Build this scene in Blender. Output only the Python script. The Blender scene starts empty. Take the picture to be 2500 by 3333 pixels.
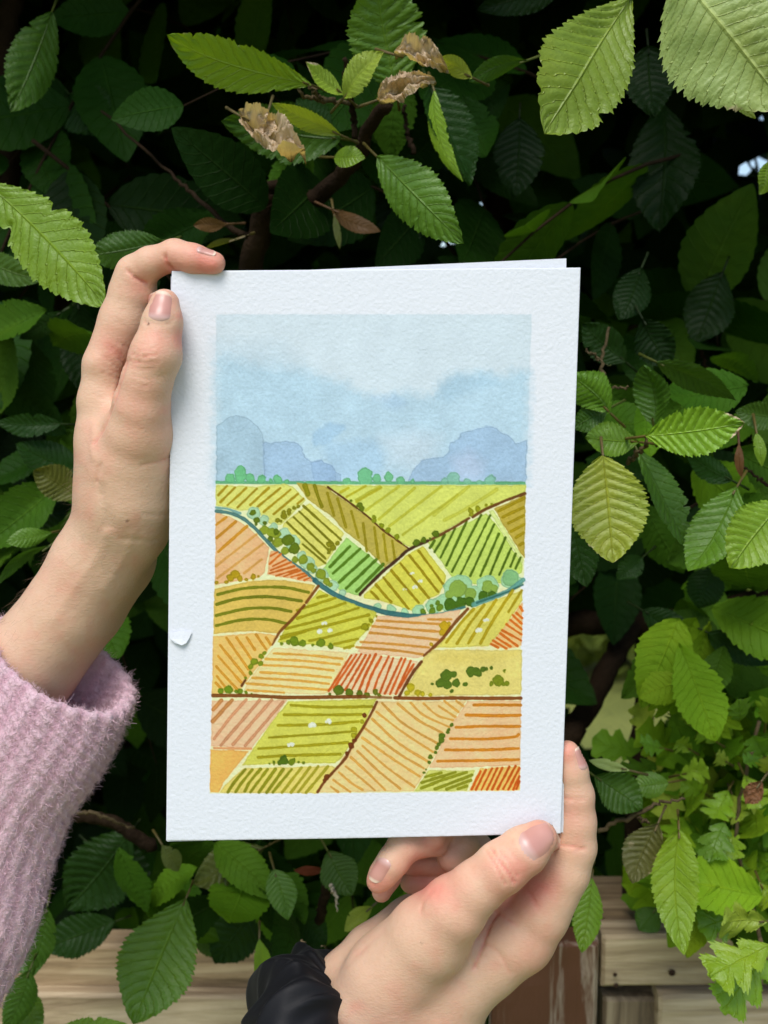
import bpy, math, random
import numpy as np
from mathutils import Vector, Matrix
from mathutils.bvhtree import BVHTree

random.seed(7)
rng = np.random.default_rng(11)
C = bpy.context.scene.collection
R = math.radians
scn = bpy.context.scene

# ------------------------------------------------------------------ camera
F = 3722.0                       # focal length in photo pixels (2500 x 3333)
CAM = np.array([0.0, 0.0, 1.45])
PITCH = R(-8)
RIGHT = np.array([1.0, 0, 0])
FWD = np.array([0, math.cos(PITCH), math.sin(PITCH)])
UP = np.array([0, -math.sin(PITCH), math.cos(PITCH)])
cam_d = bpy.data.cameras.new('camera')
cam_d.sensor_fit = 'VERTICAL'
cam_d.sensor_height = 24
cam_d.sensor_width = 18
cam_d.lens = 24 * F / 3333
cam_d.clip_start = 0.02
cam_d.clip_end = 500
cam_d.dof.use_dof = True
cam_d.dof.focus_distance = 0.425
cam_d.dof.aperture_fstop = 11.0
cam = bpy.data.objects.new('camera', cam_d)
cam.location = CAM
cam.rotation_euler = (R(90) + PITCH, 0, 0)
C.objects.link(cam)
scn.camera = cam

# ------------------------------------------------------------------ sky, sun, exposure
SUN_EL, SUN_AZ = R(56), R(196)      # azimuth measured clockwise from +Y: behind the camera, on its left
world = bpy.data.worlds.new('World')
scn.world = world
world.use_nodes = True
wn = world.node_tree
sky = wn.nodes.new('ShaderNodeTexSky')
sky.sky_type = 'NISHITA'
sky.sun_disc = False
sky.sun_elevation = SUN_EL
sky.sun_rotation = SUN_AZ
sky.air_density = 1.0
sky.dust_density = 1.2
sky.ozone_density = 1.0
bg = wn.nodes['Background']
bg.inputs['Strength'].default_value = 0.09
wn.links.new(sky.outputs[0], bg.inputs[0])
sun_d = bpy.data.lights.new('sun', 'SUN')
sun_d.energy = 1.5
sun_d.angle = R(30)
sun_d.color = (1.0, 0.97, 0.93)
sun = bpy.data.objects.new('sun', sun_d)
sd = Vector((math.sin(SUN_AZ) * math.cos(SUN_EL), math.cos(SUN_AZ) * math.cos(SUN_EL), math.sin(SUN_EL)))
sun.rotation_euler = sd.to_track_quat('Z', 'Y').to_euler()
sun.location = (0, 0, 6)
C.objects.link(sun)
scn.view_settings.view_transform = 'Standard'
scn.view_settings.look = 'None'
scn.view_settings.exposure = 0.98
scn.view_settings.gamma = 1.0
scn.cycles.max_bounces = 8
scn.cycles.transparent_max_bounces = 4
scn.cycles.use_denoising = True

# ------------------------------------------------------------------ helpers
K = 2500 / 1659.0                # the list positions below were measured on a 1659 px wide view
MM = 0.42 / F                    # metres per photo pixel at arm's length


def W(px, py, d):
    """point seen at photo pixel (px, py) at distance d along the view axis"""
    return CAM + d * ((px - 1250) / F * RIGHT - (py - 1666.5) / F * UP + FWD)


def Wa(px, py, d):
    px, py, d = np.broadcast_arrays(np.asarray(px, float), np.asarray(py, float), np.asarray(d, float))
    return CAM + d[..., None] * ((px - 1250)[..., None] / F * RIGHT - (py - 1666.5)[..., None] / F * UP + FWD)


def project(P):
    Q = np.asarray(P) - CAM
    d = Q @ FWD
    return 1250 + F * (Q @ RIGHT) / d, 1666.5 - F * (Q @ UP) / d, d


def mesh_np(name, verts, faces, smooth=True):
    """verts (n,3), faces (m,4) or (m,3) arrays -> mesh data"""
    verts = np.ascontiguousarray(verts, dtype=np.float32)
    faces = np.ascontiguousarray(faces, dtype=np.int32)
    me = bpy.data.meshes.new(name)
    n, k = faces.shape
    me.vertices.add(len(verts))
    me.vertices.foreach_set('co', verts.ravel())
    me.loops.add(n * k)
    me.loops.foreach_set('vertex_index', faces.ravel())
    me.polygons.add(n)
    me.polygons.foreach_set('loop_start', np.arange(0, n * k, k, dtype=np.int32))
    me.polygons.foreach_set('loop_total', np.full(n, k, dtype=np.int32))
    me.update(calc_edges=True)
    me.polygons.foreach_set('use_smooth', np.full(n, smooth, dtype=bool))
    me.validate()
    return me


def vattr(me, name, data, kind):
    a = me.attributes.new(name, kind, 'POINT')
    if kind == 'FLOAT_COLOR':
        d4 = np.ones((len(data), 4), np.float32)
        d4[:, :3] = data
        a.data.foreach_set('color', d4.ravel())
    elif kind == 'FLOAT_VECTOR':
        a.data.foreach_set('vector', np.asarray(data, np.float32).ravel())
    else:
        a.data.foreach_set('value', np.asarray(data, np.float32).ravel())


def obj(name, me, mat=None, parent=None):
    o = bpy.data.objects.new(name, me)
    C.objects.link(o)
    if mat is not None and me is not None:
        me.materials.append(mat)
    if parent is not None:
        o.parent = parent
        o.matrix_parent_inverse = Matrix.Translation(-Vector(parent.location))
    return o


def thing(name, label, cat, loc=(0, 0, 0), group=None):
    o = bpy.data.objects.new(name, None)
    C.objects.link(o)
    o.location = loc
    o.empty_display_size = 0.05
    o['label'] = label
    o['category'] = cat
    if group:
        o['group'] = group
    return o


def lin(c):
    c = np.asarray(c, float) / 255.0
    return np.where(c <= 0.04045, c / 12.92, ((c + 0.055) / 1.055) ** 2.4)


class Nodes:
    """small wrapper for building materials"""
    def __init__(self, name):
        self.m = bpy.data.materials.new(name)
        self.m.use_nodes = True
        self.t = self.m.node_tree
        self.b = self.t.nodes['Principled BSDF']
        self.out = self.t.nodes['Material Output']

    def n(self, kind, **kw):
        nd = self.t.nodes.new(kind)
        for k, v in kw.items():
            if k.startswith('i_'):
                key = k[2:]
                nd.inputs[int(key) if key.isdigit() else key].default_value = v
            else:
                setattr(nd, k, v)
        return nd

    def l(self, a, b):
        self.t.links.new(a, b)

    def math(self, op, a, b=None, c=None, clamp=False):
        nd = self.t.nodes.new('ShaderNodeMath')
        nd.operation = op
        nd.use_clamp = clamp
        for i, v in enumerate((a, b, c)):
            if v is None:
                continue
            if hasattr(v, 'is_output'):
                self.l(v, nd.inputs[i])
            else:
                nd.inputs[i].default_value = v
        return nd.outputs[0]

    def mix(self, fac, a, b, blend='MIX'):
        nd = self.t.nodes.new('ShaderNodeMix')
        nd.data_type = 'RGBA'
        nd.blend_type = blend
        for idx, v in ((0, fac), (6, a), (7, b)):
            if hasattr(v, 'is_output'):
                self.l(v, nd.inputs[idx])
            elif idx == 0:
                nd.inputs[0].default_value = v
            else:
                nd.inputs[idx].default_value = (*v, 1) if len(v) == 3 else v
        return nd.outputs[2]

    def noise(self, vec, scale, detail=4, rough=0.55, dist=0.0):
        nd = self.n('ShaderNodeTexNoise')
        nd.inputs['Scale'].default_value = scale
        nd.inputs['Detail'].default_value = detail
        nd.inputs['Roughness'].default_value = rough
        nd.inputs['Distortion'].default_value = dist
        if vec is not None:
            self.l(vec, nd.inputs['Vector'])
        return nd.outputs['Fac']

    def ramp(self, fac, stops):
        nd = self.n('ShaderNodeValToRGB')
        el = nd.color_ramp.elements
        while len(el) < len(stops):
            el.new(0.5)
        for e, (p, c) in zip(el, stops):
            e.position = p
            e.color = (*c, 1) if not np.isscalar(c) else (c, c, c, 1)
        self.l(fac, nd.inputs[0])
        return nd.outputs[0]

    def bump(self, height, strength, dist, normal=None):
        nd = self.n('ShaderNodeBump')
        nd.inputs['Strength'].default_value = strength
        nd.inputs['Distance'].default_value = dist
        self.l(height, nd.inputs['Height'])
        if normal is not None:
            self.l(normal, nd.inputs['Normal'])
        return nd.outputs[0]


def unit(a):
    return a / (np.linalg.norm(a, axis=-1, keepdims=True) + 1e-12)


def vnoise(x, y, seed=0):
    """cheap value noise on arrays"""
    x = np.asarray(x, float)
    y = np.asarray(y, float)
    xi = np.floor(x).astype(np.int64)
    yi = np.floor(y).astype(np.int64)
    fx = x - xi
    fy = y - yi
    fx = fx * fx * (3 - 2 * fx)
    fy = fy * fy * (3 - 2 * fy)

    def h(a, b):
        n = (a * 374761393 + b * 668265263 + seed * 974711) & 0x7fffffff
        n = ((n ^ (n >> 13)) * 1274126177) & 0x7fffffff
        return ((n ^ (n >> 16)) & 0xffff) / 65535.0
    return (h(xi, yi) * (1 - fx) + h(xi + 1, yi) * fx) * (1 - fy) + (h(xi, yi + 1) * (1 - fx) + h(xi + 1, yi + 1) * fx) * fy


def fbm(x, y, seed=0, oct=3):
    s = 0
    a = 0.5
    for i in range(oct):
        s = s + a * vnoise(x * 2 ** i, y * 2 ** i, seed + i * 17)
        a *= 0.5
    return s / (1 - 0.5 ** oct)


def tube(points, radii, sides=8, jitter=0.0):
    """tapered tube along a polyline -> verts, quads"""
    P = np.asarray(points, float)
    n = len(P)
    T = np.gradient(P, axis=0)
    T /= np.linalg.norm(T, axis=1)[:, None] + 1e-12
    ref = np.array([0.31, 0.87, 0.21])
    V = []
    for i in range(n):
        a = np.cross(T[i], ref)
        a /= np.linalg.norm(a)
        b = np.cross(T[i], a)
        for s in range(sides):
            th = 2 * math.pi * s / sides
            r = radii[i] * (1 + (random.uniform(-jitter, jitter) if jitter else 0))
            V.append(P[i] + r * (math.cos(th) * a + math.sin(th) * b))
    Q = []
    for i in range(n - 1):
        for s in range(sides):
            s2 = (s + 1) % sides
            Q.append((i * sides + s, i * sides + s2, (i + 1) * sides + s2, (i + 1) * sides + s))
    V.append(P[0]); V.append(P[-1])
    c0, c1 = len(V) - 2, len(V) - 1
    for s in range(0, sides, 1):
        s2 = (s + 1) % sides
        Q.append((c0, s2, s, s))
        Q.append((c1, (n - 1) * sides + s, (n - 1) * sides + s2, (n - 1) * sides + s2))
    return np.array(V), Q


def smooth_path(pts, n):
    """Catmull-Rom resample of control rows (any number of columns)"""
    P = np.asarray(pts, float)
    P = np.vstack([2 * P[0] - P[1], P, 2 * P[-1] - P[-2]])
    m = len(P) - 3
    out = []
    for u in np.linspace(0, m - 1e-9, n):
        i = int(u)
        t = u - i
        p0, p1, p2, p3 = P[i:i + 4]
        out.append(0.5 * (2 * p1 + (p2 - p0) * t + (2 * p0 - 5 * p1 + 4 * p2 - p3) * t * t + (3 * p1 - p0 - 3 * p2 + p3) * t ** 3))
    return np.array(out)


def polymesh(name, V, faces, smooth=True):
    """mixed face sizes; a repeated last index marks a triangle"""
    me = bpy.data.meshes.new(name)
    fs = [f[:3] if f[-1] == f[-2] else f for f in faces]
    me.from_pydata([tuple(map(float, v)) for v in V], [], [tuple(int(i) for i in f) for f in fs])
    me.polygons.foreach_set('use_smooth', np.full(len(me.polygons), smooth, dtype=bool))
    me.update()
    return me


# ================================================================== materials
def leaf_material():
    N = Nodes('leaf_blade')
    uv = N.n('ShaderNodeAttribute', attribute_name='blade')
    sep = N.n('ShaderNodeSeparateXYZ')
    N.l(uv.outputs['Vector'], sep.inputs[0])
    t, w, nv = sep.outputs[0], sep.outputs[1], sep.outputs[2]
    aw = N.math('ABSOLUTE', w)
    ph = N.math('MULTIPLY', N.math('SUBTRACT', t, N.math('MULTIPLY', aw, 0.17)), nv)
    ph = N.math('ADD', ph, N.math('MULTIPLY', N.math('SUBTRACT', N.noise(N.n('ShaderNodeTexCoord').outputs['Object'], 70, 2), 0.5), 0.35))
    fr = N.math('ABSOLUTE', N.math('SUBTRACT', N.math('FRACT', ph), 0.5))          # 0.5 on a vein
    vein = N.math('SMOOTH_MIN', N.math('MULTIPLY', N.math('SUBTRACT', fr, 0.435), 16.0, clamp=True), 1.0, 0.05)
    mid = N.math('SUBTRACT', 1.0, N.math('MULTIPLY', aw, 22.0), clamp=True)
    vm = N.math('MAXIMUM', N.math('MULTIPLY', vein, 0.75), mid)
    tint = N.n('ShaderNodeAttribute', attribute_name='tint').outputs['Color']
    brown = N.n('ShaderNodeAttribute', attribute_name='brown').outputs['Fac']
    geo = N.n('ShaderNodeNewGeometry')
    tc = N.n('ShaderNodeTexCoord').outputs['Object']
    n1 = N.noise(tc, 90, 4, 0.6)
    n2 = N.noise(tc, 700, 3, 0.6)
    n3 = N.noise(tc, 28, 2, 0.5)
    col = N.mix(N.math('MULTIPLY', N.math('SUBTRACT', n1, 0.35), 1.3, clamp=True), N.mix(1.0, tint, (0.72, 0.78, 0.75), 'MULTIPLY'), tint)
    col = N.mix(N.math('MULTIPLY', N.math('SUBTRACT', n3, 0.5), 2.2, clamp=True), col, N.mix(1.0, col, (1.35, 1.12, 0.75), 'MULTIPLY'))
    col = N.mix(N.math('MULTIPLY', n2, 0.25), col, N.mix(1.0, col, (0.6, 0.65, 0.6), 'MULTIPLY'))
    col = N.mix(N.math('MULTIPLY', vm, 0.6), col, N.mix(1.0, N.mix(1.0, col, (1.6, 1.45, 1.5), 'MULTIPLY'), (0.012, 0.016, 0.004), 'ADD'))
    # the paler underside
    col = N.mix(N.math('MULTIPLY', geo.outputs['Backfacing'], 0.5), col, N.mix(1.0, N.mix(1.0, col, (1.3, 1.25, 1.3), 'MULTIPLY'), (0.006, 0.008, 0.003), 'ADD'))
    bm = N.math('MULTIPLY', N.math('SUBTRACT', N.math('ADD', brown, N.math('MULTIPLY', N.math('SUBTRACT', n1, 0.5), 0.9)), 0.42), 7.0, clamp=True)
    bcol = N.mix(n1, (0.36, 0.21, 0.10), (0.88, 0.72, 0.50))
    col = N.mix(N.math('MULTIPLY', bm, N.math('GREATER_THAN', brown, 0.02)), col, bcol)
    N.l(col, N.b.inputs['Base Color'])
    N.b.inputs['Roughness'].default_value = 0.42
    N.l(N.math('ADD', N.n('ShaderNodeAttribute', attribute_name='waxy').outputs['Fac'], 0.05), N.b.inputs['Specular IOR Level'])
    h = N.math('ADD', N.math('MULTIPLY', vm, -1.0), N.math('ADD', N.math('MULTIPLY', n2, 0.5), N.math('MULTIPLY', n1, 0.8)))
    N.l(N.bump(h, 0.7, 0.0009), N.b.inputs['Normal'])
    tr = N.n('ShaderNodeBsdfTranslucent')
    N.l(N.mix(1.0, col, (1.5, 1.5, 0.6), 'MULTIPLY'), tr.inputs[0])
    ms = N.n('ShaderNodeMixShader')
    ms.inputs[0].default_value = 0.30
    N.l(N.b.outputs[0], ms.inputs[1])
    N.l(tr.outputs[0], ms.inputs[2])
    N.l(ms.outputs[0], N.out.inputs[0])
    return N.m


def bark_material(name, dark, pale):
    N = Nodes(name)
    tc = N.n('ShaderNodeTexCoord').outputs['Object']
    n1 = N.noise(tc, 60, 5, 0.6)
    n2 = N.noise(tc, 300, 4, 0.6)
    col = N.mix(N.math('MULTIPLY', n1, 1.0), dark, pale)
    col = N.mix(N.math('MULTIPLY', n2, 0.5), col, N.mix(1.0, col, (0.5, 0.5, 0.5), 'MULTIPLY'))
    N.l(col, N.b.inputs['Base Color'])
    N.b.inputs['Roughness'].default_value = 0.85
    N.b.inputs['Specular IOR Level'].default_value = 0.08
    N.l(N.bump(N.math('ADD', n1, n2), 0.8, 0.002), N.b.inputs['Normal'])
    return N.m


def wood_material(name, a, b, c, axis='x', paint=None):
    N = Nodes(name)
    tc = N.n('ShaderNodeTexCoord').outputs['Object']
    mp = N.n('ShaderNodeMapping')
    mp.inputs['Scale'].default_value = (3, 40, 40) if axis == 'x' else (40, 40, 3)
    N.l(tc, mp.inputs[0])
    g = N.noise(mp.outputs[0], 1.6, 6, 0.62, 1.2)
    g2 = N.noise(mp.outputs[0], 6.0, 5, 0.6, 0.4)
    blot = N.noise(tc, 9, 3, 0.5)
    col = N.ramp(g, [(0.34, a), (0.5, b), (0.62, c)])
    col = N.mix(N.math('MULTIPLY', N.math('SUBTRACT', g2, 0.5), 2.0, clamp=True), col, N.mix(1.0, col, (0.55, 0.5, 0.45), 'MULTIPLY'))
    col = N.mix(N.math('MULTIPLY', N.math('SUBTRACT', blot, 0.45), 1.6, clamp=True), col, N.mix(1.0, col, (0.62, 0.6, 0.58), 'MULTIPLY'))
    if paint is not None:
        pm = N.noise(mp.outputs[0], 1.1, 6, 0.7, 0.8)
        k = N.math('MULTIPLY', N.math('SUBTRACT', pm, 0.505), 12.0, clamp=True)
        col = N.mix(k, paint, col)
    N.l(col, N.b.inputs['Base Color'])
    N.b.inputs['Roughness'].default_value = 0.75
    N.l(N.bump(N.math('ADD', g, g2), 0.5, 0.002), N.b.inputs['Normal'])
    return N.m


def skin_material():
    N = Nodes('skin')
    tc = N.n('ShaderNodeTexCoord').outputs['Object']
    red = N.n('ShaderNodeAttribute', attribute_name='flush').outputs['Fac']
    mole = N.n('ShaderNodeAttribute', attribute_name='mole').outputs['Fac']
    n1 = N.noise(tc, 55, 3, 0.5)
    n2 = N.noise(tc, 420, 4, 0.6)
    base = N.mix(n1, (0.63, 0.40, 0.262), (0.73, 0.485, 0.33))
    col = N.mix(red, base, (0.70, 0.255, 0.185))
    col = N.mix(N.math('MULTIPLY', N.math('SUBTRACT', n2, 0.45), 0.9, clamp=True), col, N.mix(1.0, col, (0.88, 0.78, 0.74), 'MULTIPLY'))
    col = N.mix(mole, col, (0.12, 0.05, 0.03))
    N.l(col, N.b.inputs['Base Color'])
    N.b.inputs['Roughness'].default_value = 0.52
    N.b.inputs['Specular IOR Level'].default_value = 0.35
    N.b.inputs['Subsurface Weight'].default_value = 0.25
    N.b.inputs['Subsurface Radius'].default_value = (1.0, 0.35, 0.18)
    N.b.inputs['Subsurface Scale'].default_value = 0.006
    v = N.n('ShaderNodeTexVoronoi')
    v.inputs['Scale'].default_value = 950
    mp = N.n('ShaderNodeMapping')
    mp.inputs['Scale'].default_value = (0.55, 1.0, 1.3)
    N.l(tc, mp.inputs[0])
    N.l(mp.outputs[0], v.inputs['Vector'])
    h = N.math('ADD', N.math('MULTIPLY', v.outputs['Distance'], 0.8), N.math('MULTIPLY', n2, 1.2))
    N.l(N.bump(N.math('ADD', h, N.math('MULTIPLY', N.noise(tc, 1300, 3, .6), 0.8)), 0.42, 0.00022), N.b.inputs['Normal'])
    return N.m


def nail_material():
    N = Nodes('fingernail')
    a = N.n('ShaderNodeAttribute', attribute_name='blade')
    sep = N.n('ShaderNodeSeparateXYZ')
    N.l(a.outputs['Vector'], sep.inputs[0])
    col = N.ramp(sep.outputs[0], [(0.0, (0.62, 0.40, 0.34)), (0.16, (0.59, 0.35, 0.30)), (0.3, (0.53, 0.25, 0.20)), (0.86, (0.58, 0.29, 0.23)), (0.93, (0.76, 0.56, 0.42))])
    N.l(col, N.b.inputs['Base Color'])
    N.b.inputs['Roughness'].default_value = 0.36
    N.b.inputs['Coat Weight'].default_value = 0.12
    N.b.inputs['Coat Roughness'].default_value = 0.2
    return N.m


def paper_material(name, painted):
    N = Nodes(name)
    tc = N.n('ShaderNodeTexCoord').outputs['Object']
    n1 = N.noise(tc, 820, 3, 0.55)
    n2 = N.noise(tc, 2000, 2, 0.6)
    if painted:
        col = N.n('ShaderNodeAttribute', attribute_name='paint').outputs['Color']
        N.l(N.mix(N.math('MULTIPLY', n1, 0.12), col, N.mix(1.0, col, (0.82, 0.84, 0.86), 'MULTIPLY')), N.b.inputs['Base Color'])
    else:
        N.b.inputs['Base Color'].default_value = (0.722, 0.738, 0.770, 1)
    N.b.inputs['Roughness'].default_value = 0.9
    N.b.inputs['Specular IOR Level'].default_value = 0.2
    N.l(N.bump(N.math('ADD', n1, N.math('MULTIPLY', n2, 0.4)), 0.30, 0.0005), N.b.inputs['Normal'])
    return N.m


M_LEAF = leaf_material()
M_BARK = bark_material('bark', (0.008, 0.005, 0.003), (0.040, 0.024, 0.012))
M_TWIG = bark_material('twig_bark', (0.05, 0.036, 0.015), (0.17, 0.125, 0.065))
M_SKIN = skin_material()
M_NAIL = nail_material()
M_PAPER = paper_material('watercolour_paper', True)
M_BACKPAPER = paper_material('plain_paper', False)


# ================================================================== the ground beyond the hedge
def lawn():
    N = Nodes('lawn_grass')
    tc = N.n('ShaderNodeTexCoord').outputs['Object']
    n1 = N.noise(tc, 1.6, 5, 0.6)
    n2 = N.noise(tc, 40, 4, 0.6)
    col = N.mix(n1, (0.16, 0.20, 0.03), (0.42, 0.42, 0.09))
    col = N.mix(N.math('MULTIPLY', n2, 0.5), col, (0.10, 0.12, 0.03))
    N.l(col, N.b.inputs['Base Color'])
    N.b.inputs['Roughness'].default_value = 0.9
    N.l(N.bump(n2, 0.8, 0.05), N.b.inputs['Normal'])
    n = 60
    xs = np.linspace(-1, 1, n)
    X, Y = np.meshgrid(np.sign(xs) * np.abs(xs) ** 2.2 * 220, np.sign(xs) * np.abs(xs) ** 2.2 * 220, indexing='xy')
    Z = (fbm(X * 0.3 + 40, Y * 0.3 + 40, 3) - 0.5) * 0.12
    V = np.stack([X, Y, Z], -1).reshape(-1, 3)
    idx = np.arange(n * n).reshape(n, n)
    Q = np.stack([idx[:-1, :-1], idx[:-1, 1:], idx[1:, 1:], idx[1:, :-1]], -1).reshape(-1, 4)
    o = obj('ground', mesh_np('ground', V, Q), N.m)
    o['kind'] = 'structure'


lawn()


# ================================================================== leaves
def hw_hornbeam(t):
    t = np.clip(t, 0, 1)
    a = np.sin(np.pi / 2 * np.clip(t / .42, 0, 1)) ** .68
    b = np.clip(np.cos(np.pi / 2 * np.clip((t - .42) / .58, 0, 1)), 0, 1) ** .86
    return np.where(t < .42, a, b) + .02 * (t > .9) * (1 - t) * 8


def hw_lobed(t):
    env = np.clip(np.sin(np.pi * np.clip(t, 0, 1) ** 1.05), 0, 1) ** 0.62
    lob = 0.40 + 0.60 * np.abs(np.sin(np.pi * (t * 3.1 + 0.12))) ** .8
    return env * lob


TINTS = {  # 'dark' and 'deep' hold the hedge's inner shade in their colour
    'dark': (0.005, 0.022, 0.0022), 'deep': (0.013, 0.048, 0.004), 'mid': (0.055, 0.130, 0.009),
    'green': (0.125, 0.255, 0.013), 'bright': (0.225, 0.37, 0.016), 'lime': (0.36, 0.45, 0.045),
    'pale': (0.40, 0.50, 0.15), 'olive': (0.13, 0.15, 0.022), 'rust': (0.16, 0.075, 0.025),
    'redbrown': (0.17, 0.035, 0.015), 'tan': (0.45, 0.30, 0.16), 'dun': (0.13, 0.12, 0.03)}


def leaf_arrays(base, tip, width, roll=0.0, bend=0.0, side=0.0, fold=0.15, curl=0.0, pleat=1.0, nv=11,
                tint='green', brown=0.0, browntip=0.0, lobed=False, nt=132, nw=8, crumple=0.0, seed=0, teeth=26, twist=None, pk=None):
    rs = np.random.default_rng(seed + 1000)
    twist = rs.uniform(-32, 32) if twist is None else twist
    bend = bend + rs.uniform(-.36, .18)
    side = side + rs.uniform(-.07, .07)
    curl = curl + rs.uniform(-.34, .14)
    nv = nv + rs.uniform(-1, 1)
    base = np.asarray(base, float)
    tip = np.asarray(tip, float)
    ax = tip - base
    L = np.linalg.norm(ax)
    ax /= L
    toward = CAM - (base + tip) / 2
    toward /= np.linalg.norm(toward)
    nz = toward - ax * (toward @ ax)
    nz /= np.linalg.norm(nz)
    sx = np.cross(ax, nz)                      # sideways
    cr, sr = math.cos(R(roll)), math.sin(R(roll))
    sx, nz = cr * sx + sr * nz, -sr * sx + cr * nz
    t = np.linspace(0, 1, nt + 1)
    wl = np.linspace(-1, 1, 2 * nw + 1)
    pk = rs.uniform(.92, 1.35) if pk is None else pk
    hw = (hw_lobed if lobed else hw_hornbeam)(t ** pk) * width / 2
    saw = (t * teeth) % 1.0
    saw2 = (t * teeth * 0.5) % 1.0
    serr = 1 + (0.0 if lobed else 1.0) * (0.135 * (saw - 0.55) + 0.07 * (0.5 - saw2)) + rs.normal(0, 0.012, nt + 1)
    if lobed:
        serr = 1 + 0.20 * (saw - 0.5)
    hl = hw * (serr + 0.10 * (vnoise(t * 5, t * 0 + 3.3, seed) - 0.5))
    hr = hw * (np.roll(serr, 2) + 0.10 * (vnoise(t * 5, t * 0 + 9.3, seed + 5) - 0.5))
    if not lobed and rs.random() < .5:
        for _ in range(rs.integers(1, 4)):
            notch = 1 - rs.uniform(.10, .34) * np.exp(-((t - rs.uniform(.2, .9)) / rs.uniform(.008, .035)) ** 2)
            if rs.random() < .5:
                hl = hl * notch
            else:
                hr = hr * notch
    T, Wd = np.meshgrid(t, wl, indexing='ij')
    half = np.where(Wd < 0, hl[:, None], hr[:, None])
    S = Wd * half
    # forward sweep of the teeth
    A = T * L + (np.abs(Wd) ** 1.4 * half * 0.5 - half * .12 if lobed else np.abs(Wd) ** 6 * half * 0.05)
    aW = np.abs(Wd)
    ph = (T - 0.17 * aW) * nv
    tri = np.abs((ph % 1.0) - 0.5) * 2
    pleat = pleat * (.25 + 1.3 * vnoise(T * 2.6 + seed * 1.7, Wd * 1.6 + 5.5, seed + 31))
    z = -pleat * 0.034 * width * (tri ** 2.0 - 0.4) * np.minimum(aW * 4, 1) * (1 - 0.25 * aW)
    z += fold * np.abs(S) + curl * (S / (width / 2)) ** 2 * width * 0.5
    z += bend * L * 4 * T * (1 - T) * 0.5
    z += width * 0.09 * (vnoise(T * 3.2 + seed, Wd * 1.4 + 7.7, seed) - 0.5)
    z += width * 0.03 * (vnoise(T * 11 + seed, Wd * 4 + 3.7, seed + 3) - 0.5) * aW
    if crumple:
        z += crumple * width * (fbm(T * 5 + seed, Wd * 3 + 2.2, seed + 9, 3) - 0.5) * 1.6
        S = S * (1 + crumple * 0.5 * (fbm(T * 4 + 3, Wd * 2 + seed, seed + 4) - 0.6))
        ang = crumple * Wd * 2.3
        z = z + np.sin(ang) * half * 0.6 * np.sign(crumple) * Wd
    S = S + side * L * 4 * T * (1 - T) * 0.5
    an = R(twist) * (T - .4)
    ca, sa = np.cos(an), np.sin(an)
    S, z = S * ca - z * sa, S * sa + z * ca
    V = base + A[..., None] * ax + S[..., None] * sx + z[..., None] * nz
    m = 2 * nw + 1
    idx = np.arange((nt + 1) * m).reshape(nt + 1, m)
    Q = np.stack([idx[:-1, :-1], idx[1:, :-1], idx[1:, 1:], idx[:-1, 1:]], -1).reshape(-1, 4)
    tc = np.array(TINTS[tint] if isinstance(tint, str) else tint)
    tv = tc * (1 + 0.04 * rs.normal(size=3)) * (1 + 0.18 * (rs.random() - 0.5))
    tintv = np.tile(tv, (V.reshape(-1, 3).shape[0], 1))
    brown = max(brown, rs.choice([0, 0, .17, .22]) if not lobed else 0)
    br = brown * (0.55 + 0.5 * aW) + browntip * np.clip((T - 0.72) * 4 + (aW - 0.75) * 1.5, 0, 1)
    blade = np.stack([T, Wd, np.full_like(T, nv)], -1).reshape(-1, 3)
    return V.reshape(-1, 3), Q, tintv, br.reshape(-1), blade, S


def add_leaf(parent, bx, by, tx, ty, wpx, db, dt, name='leaf', label=None, **kw):
    """a leaf whose stalk end and tip are given on the 1659 px view, with their own distances"""
    b = W(bx * K, by * K, db)
    t = W(tx * K, ty * K, dt)
    wid = wpx * K / F * (db + dt) / 2
    V, Q, tv, br, bl, _ = leaf_arrays(b, t, wid, **kw)
    # the stalk runs back into the hedge
    a = unit(b - t)
    gl = .009 if not kw.get('lobed') else .007
    away = unit(b - CAM)
    path = np.array([b + a * 0 - a * .004, b + a * gl * .4 + away * .002, b + a * gl * .8 + away * .008, b + a * gl + away * .018])
    Vs, Qs = tube(path, [.0005, .0006, .0007, .0008], 6)
    Qs = np.array([f for f in Qs if f[-1] != f[-2]]) + len(V)
    V = np.vstack([V, Vs])
    Q = np.vstack([Q, Qs])
    tv = np.vstack([tv, np.tile(np.minimum(np.array((.16, .12, .05)), tv[0] * np.array((1.6, .9, 1.2)) + .012), (len(Vs), 1))])
    br = np.concatenate([br, np.zeros(len(Vs))])
    bl = np.vstack([bl, np.tile(np.array((.5, .5, 0.0)), (len(Vs), 1))])
    me = mesh_np(name, V, Q)
    vattr(me, 'tint', tv, 'FLOAT_COLOR')
    vattr(me, 'brown', br, 'FLOAT')
    vattr(me, 'blade', bl, 'FLOAT_VECTOR')
    vattr(me, 'waxy', np.full(len(V), max(0.0, min(.45, float(tv[0, 1]) * 1.9))), 'FLOAT')
    o = obj(name, me, M_LEAF, parent)
    if label:
        o['label'] = label
    return o


hedge = thing('hornbeam_hedge', 'dense dark green hornbeam hedge with toothed, pleated leaves filling the view behind the card', 'hedge', (0, 0.95, 0))
haw = thing('hawthorn_bush', 'bright green hawthorn bush with small lobed leaves growing over the pale pallet planks', 'bush', (0.30, 0.75, 0))

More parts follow.
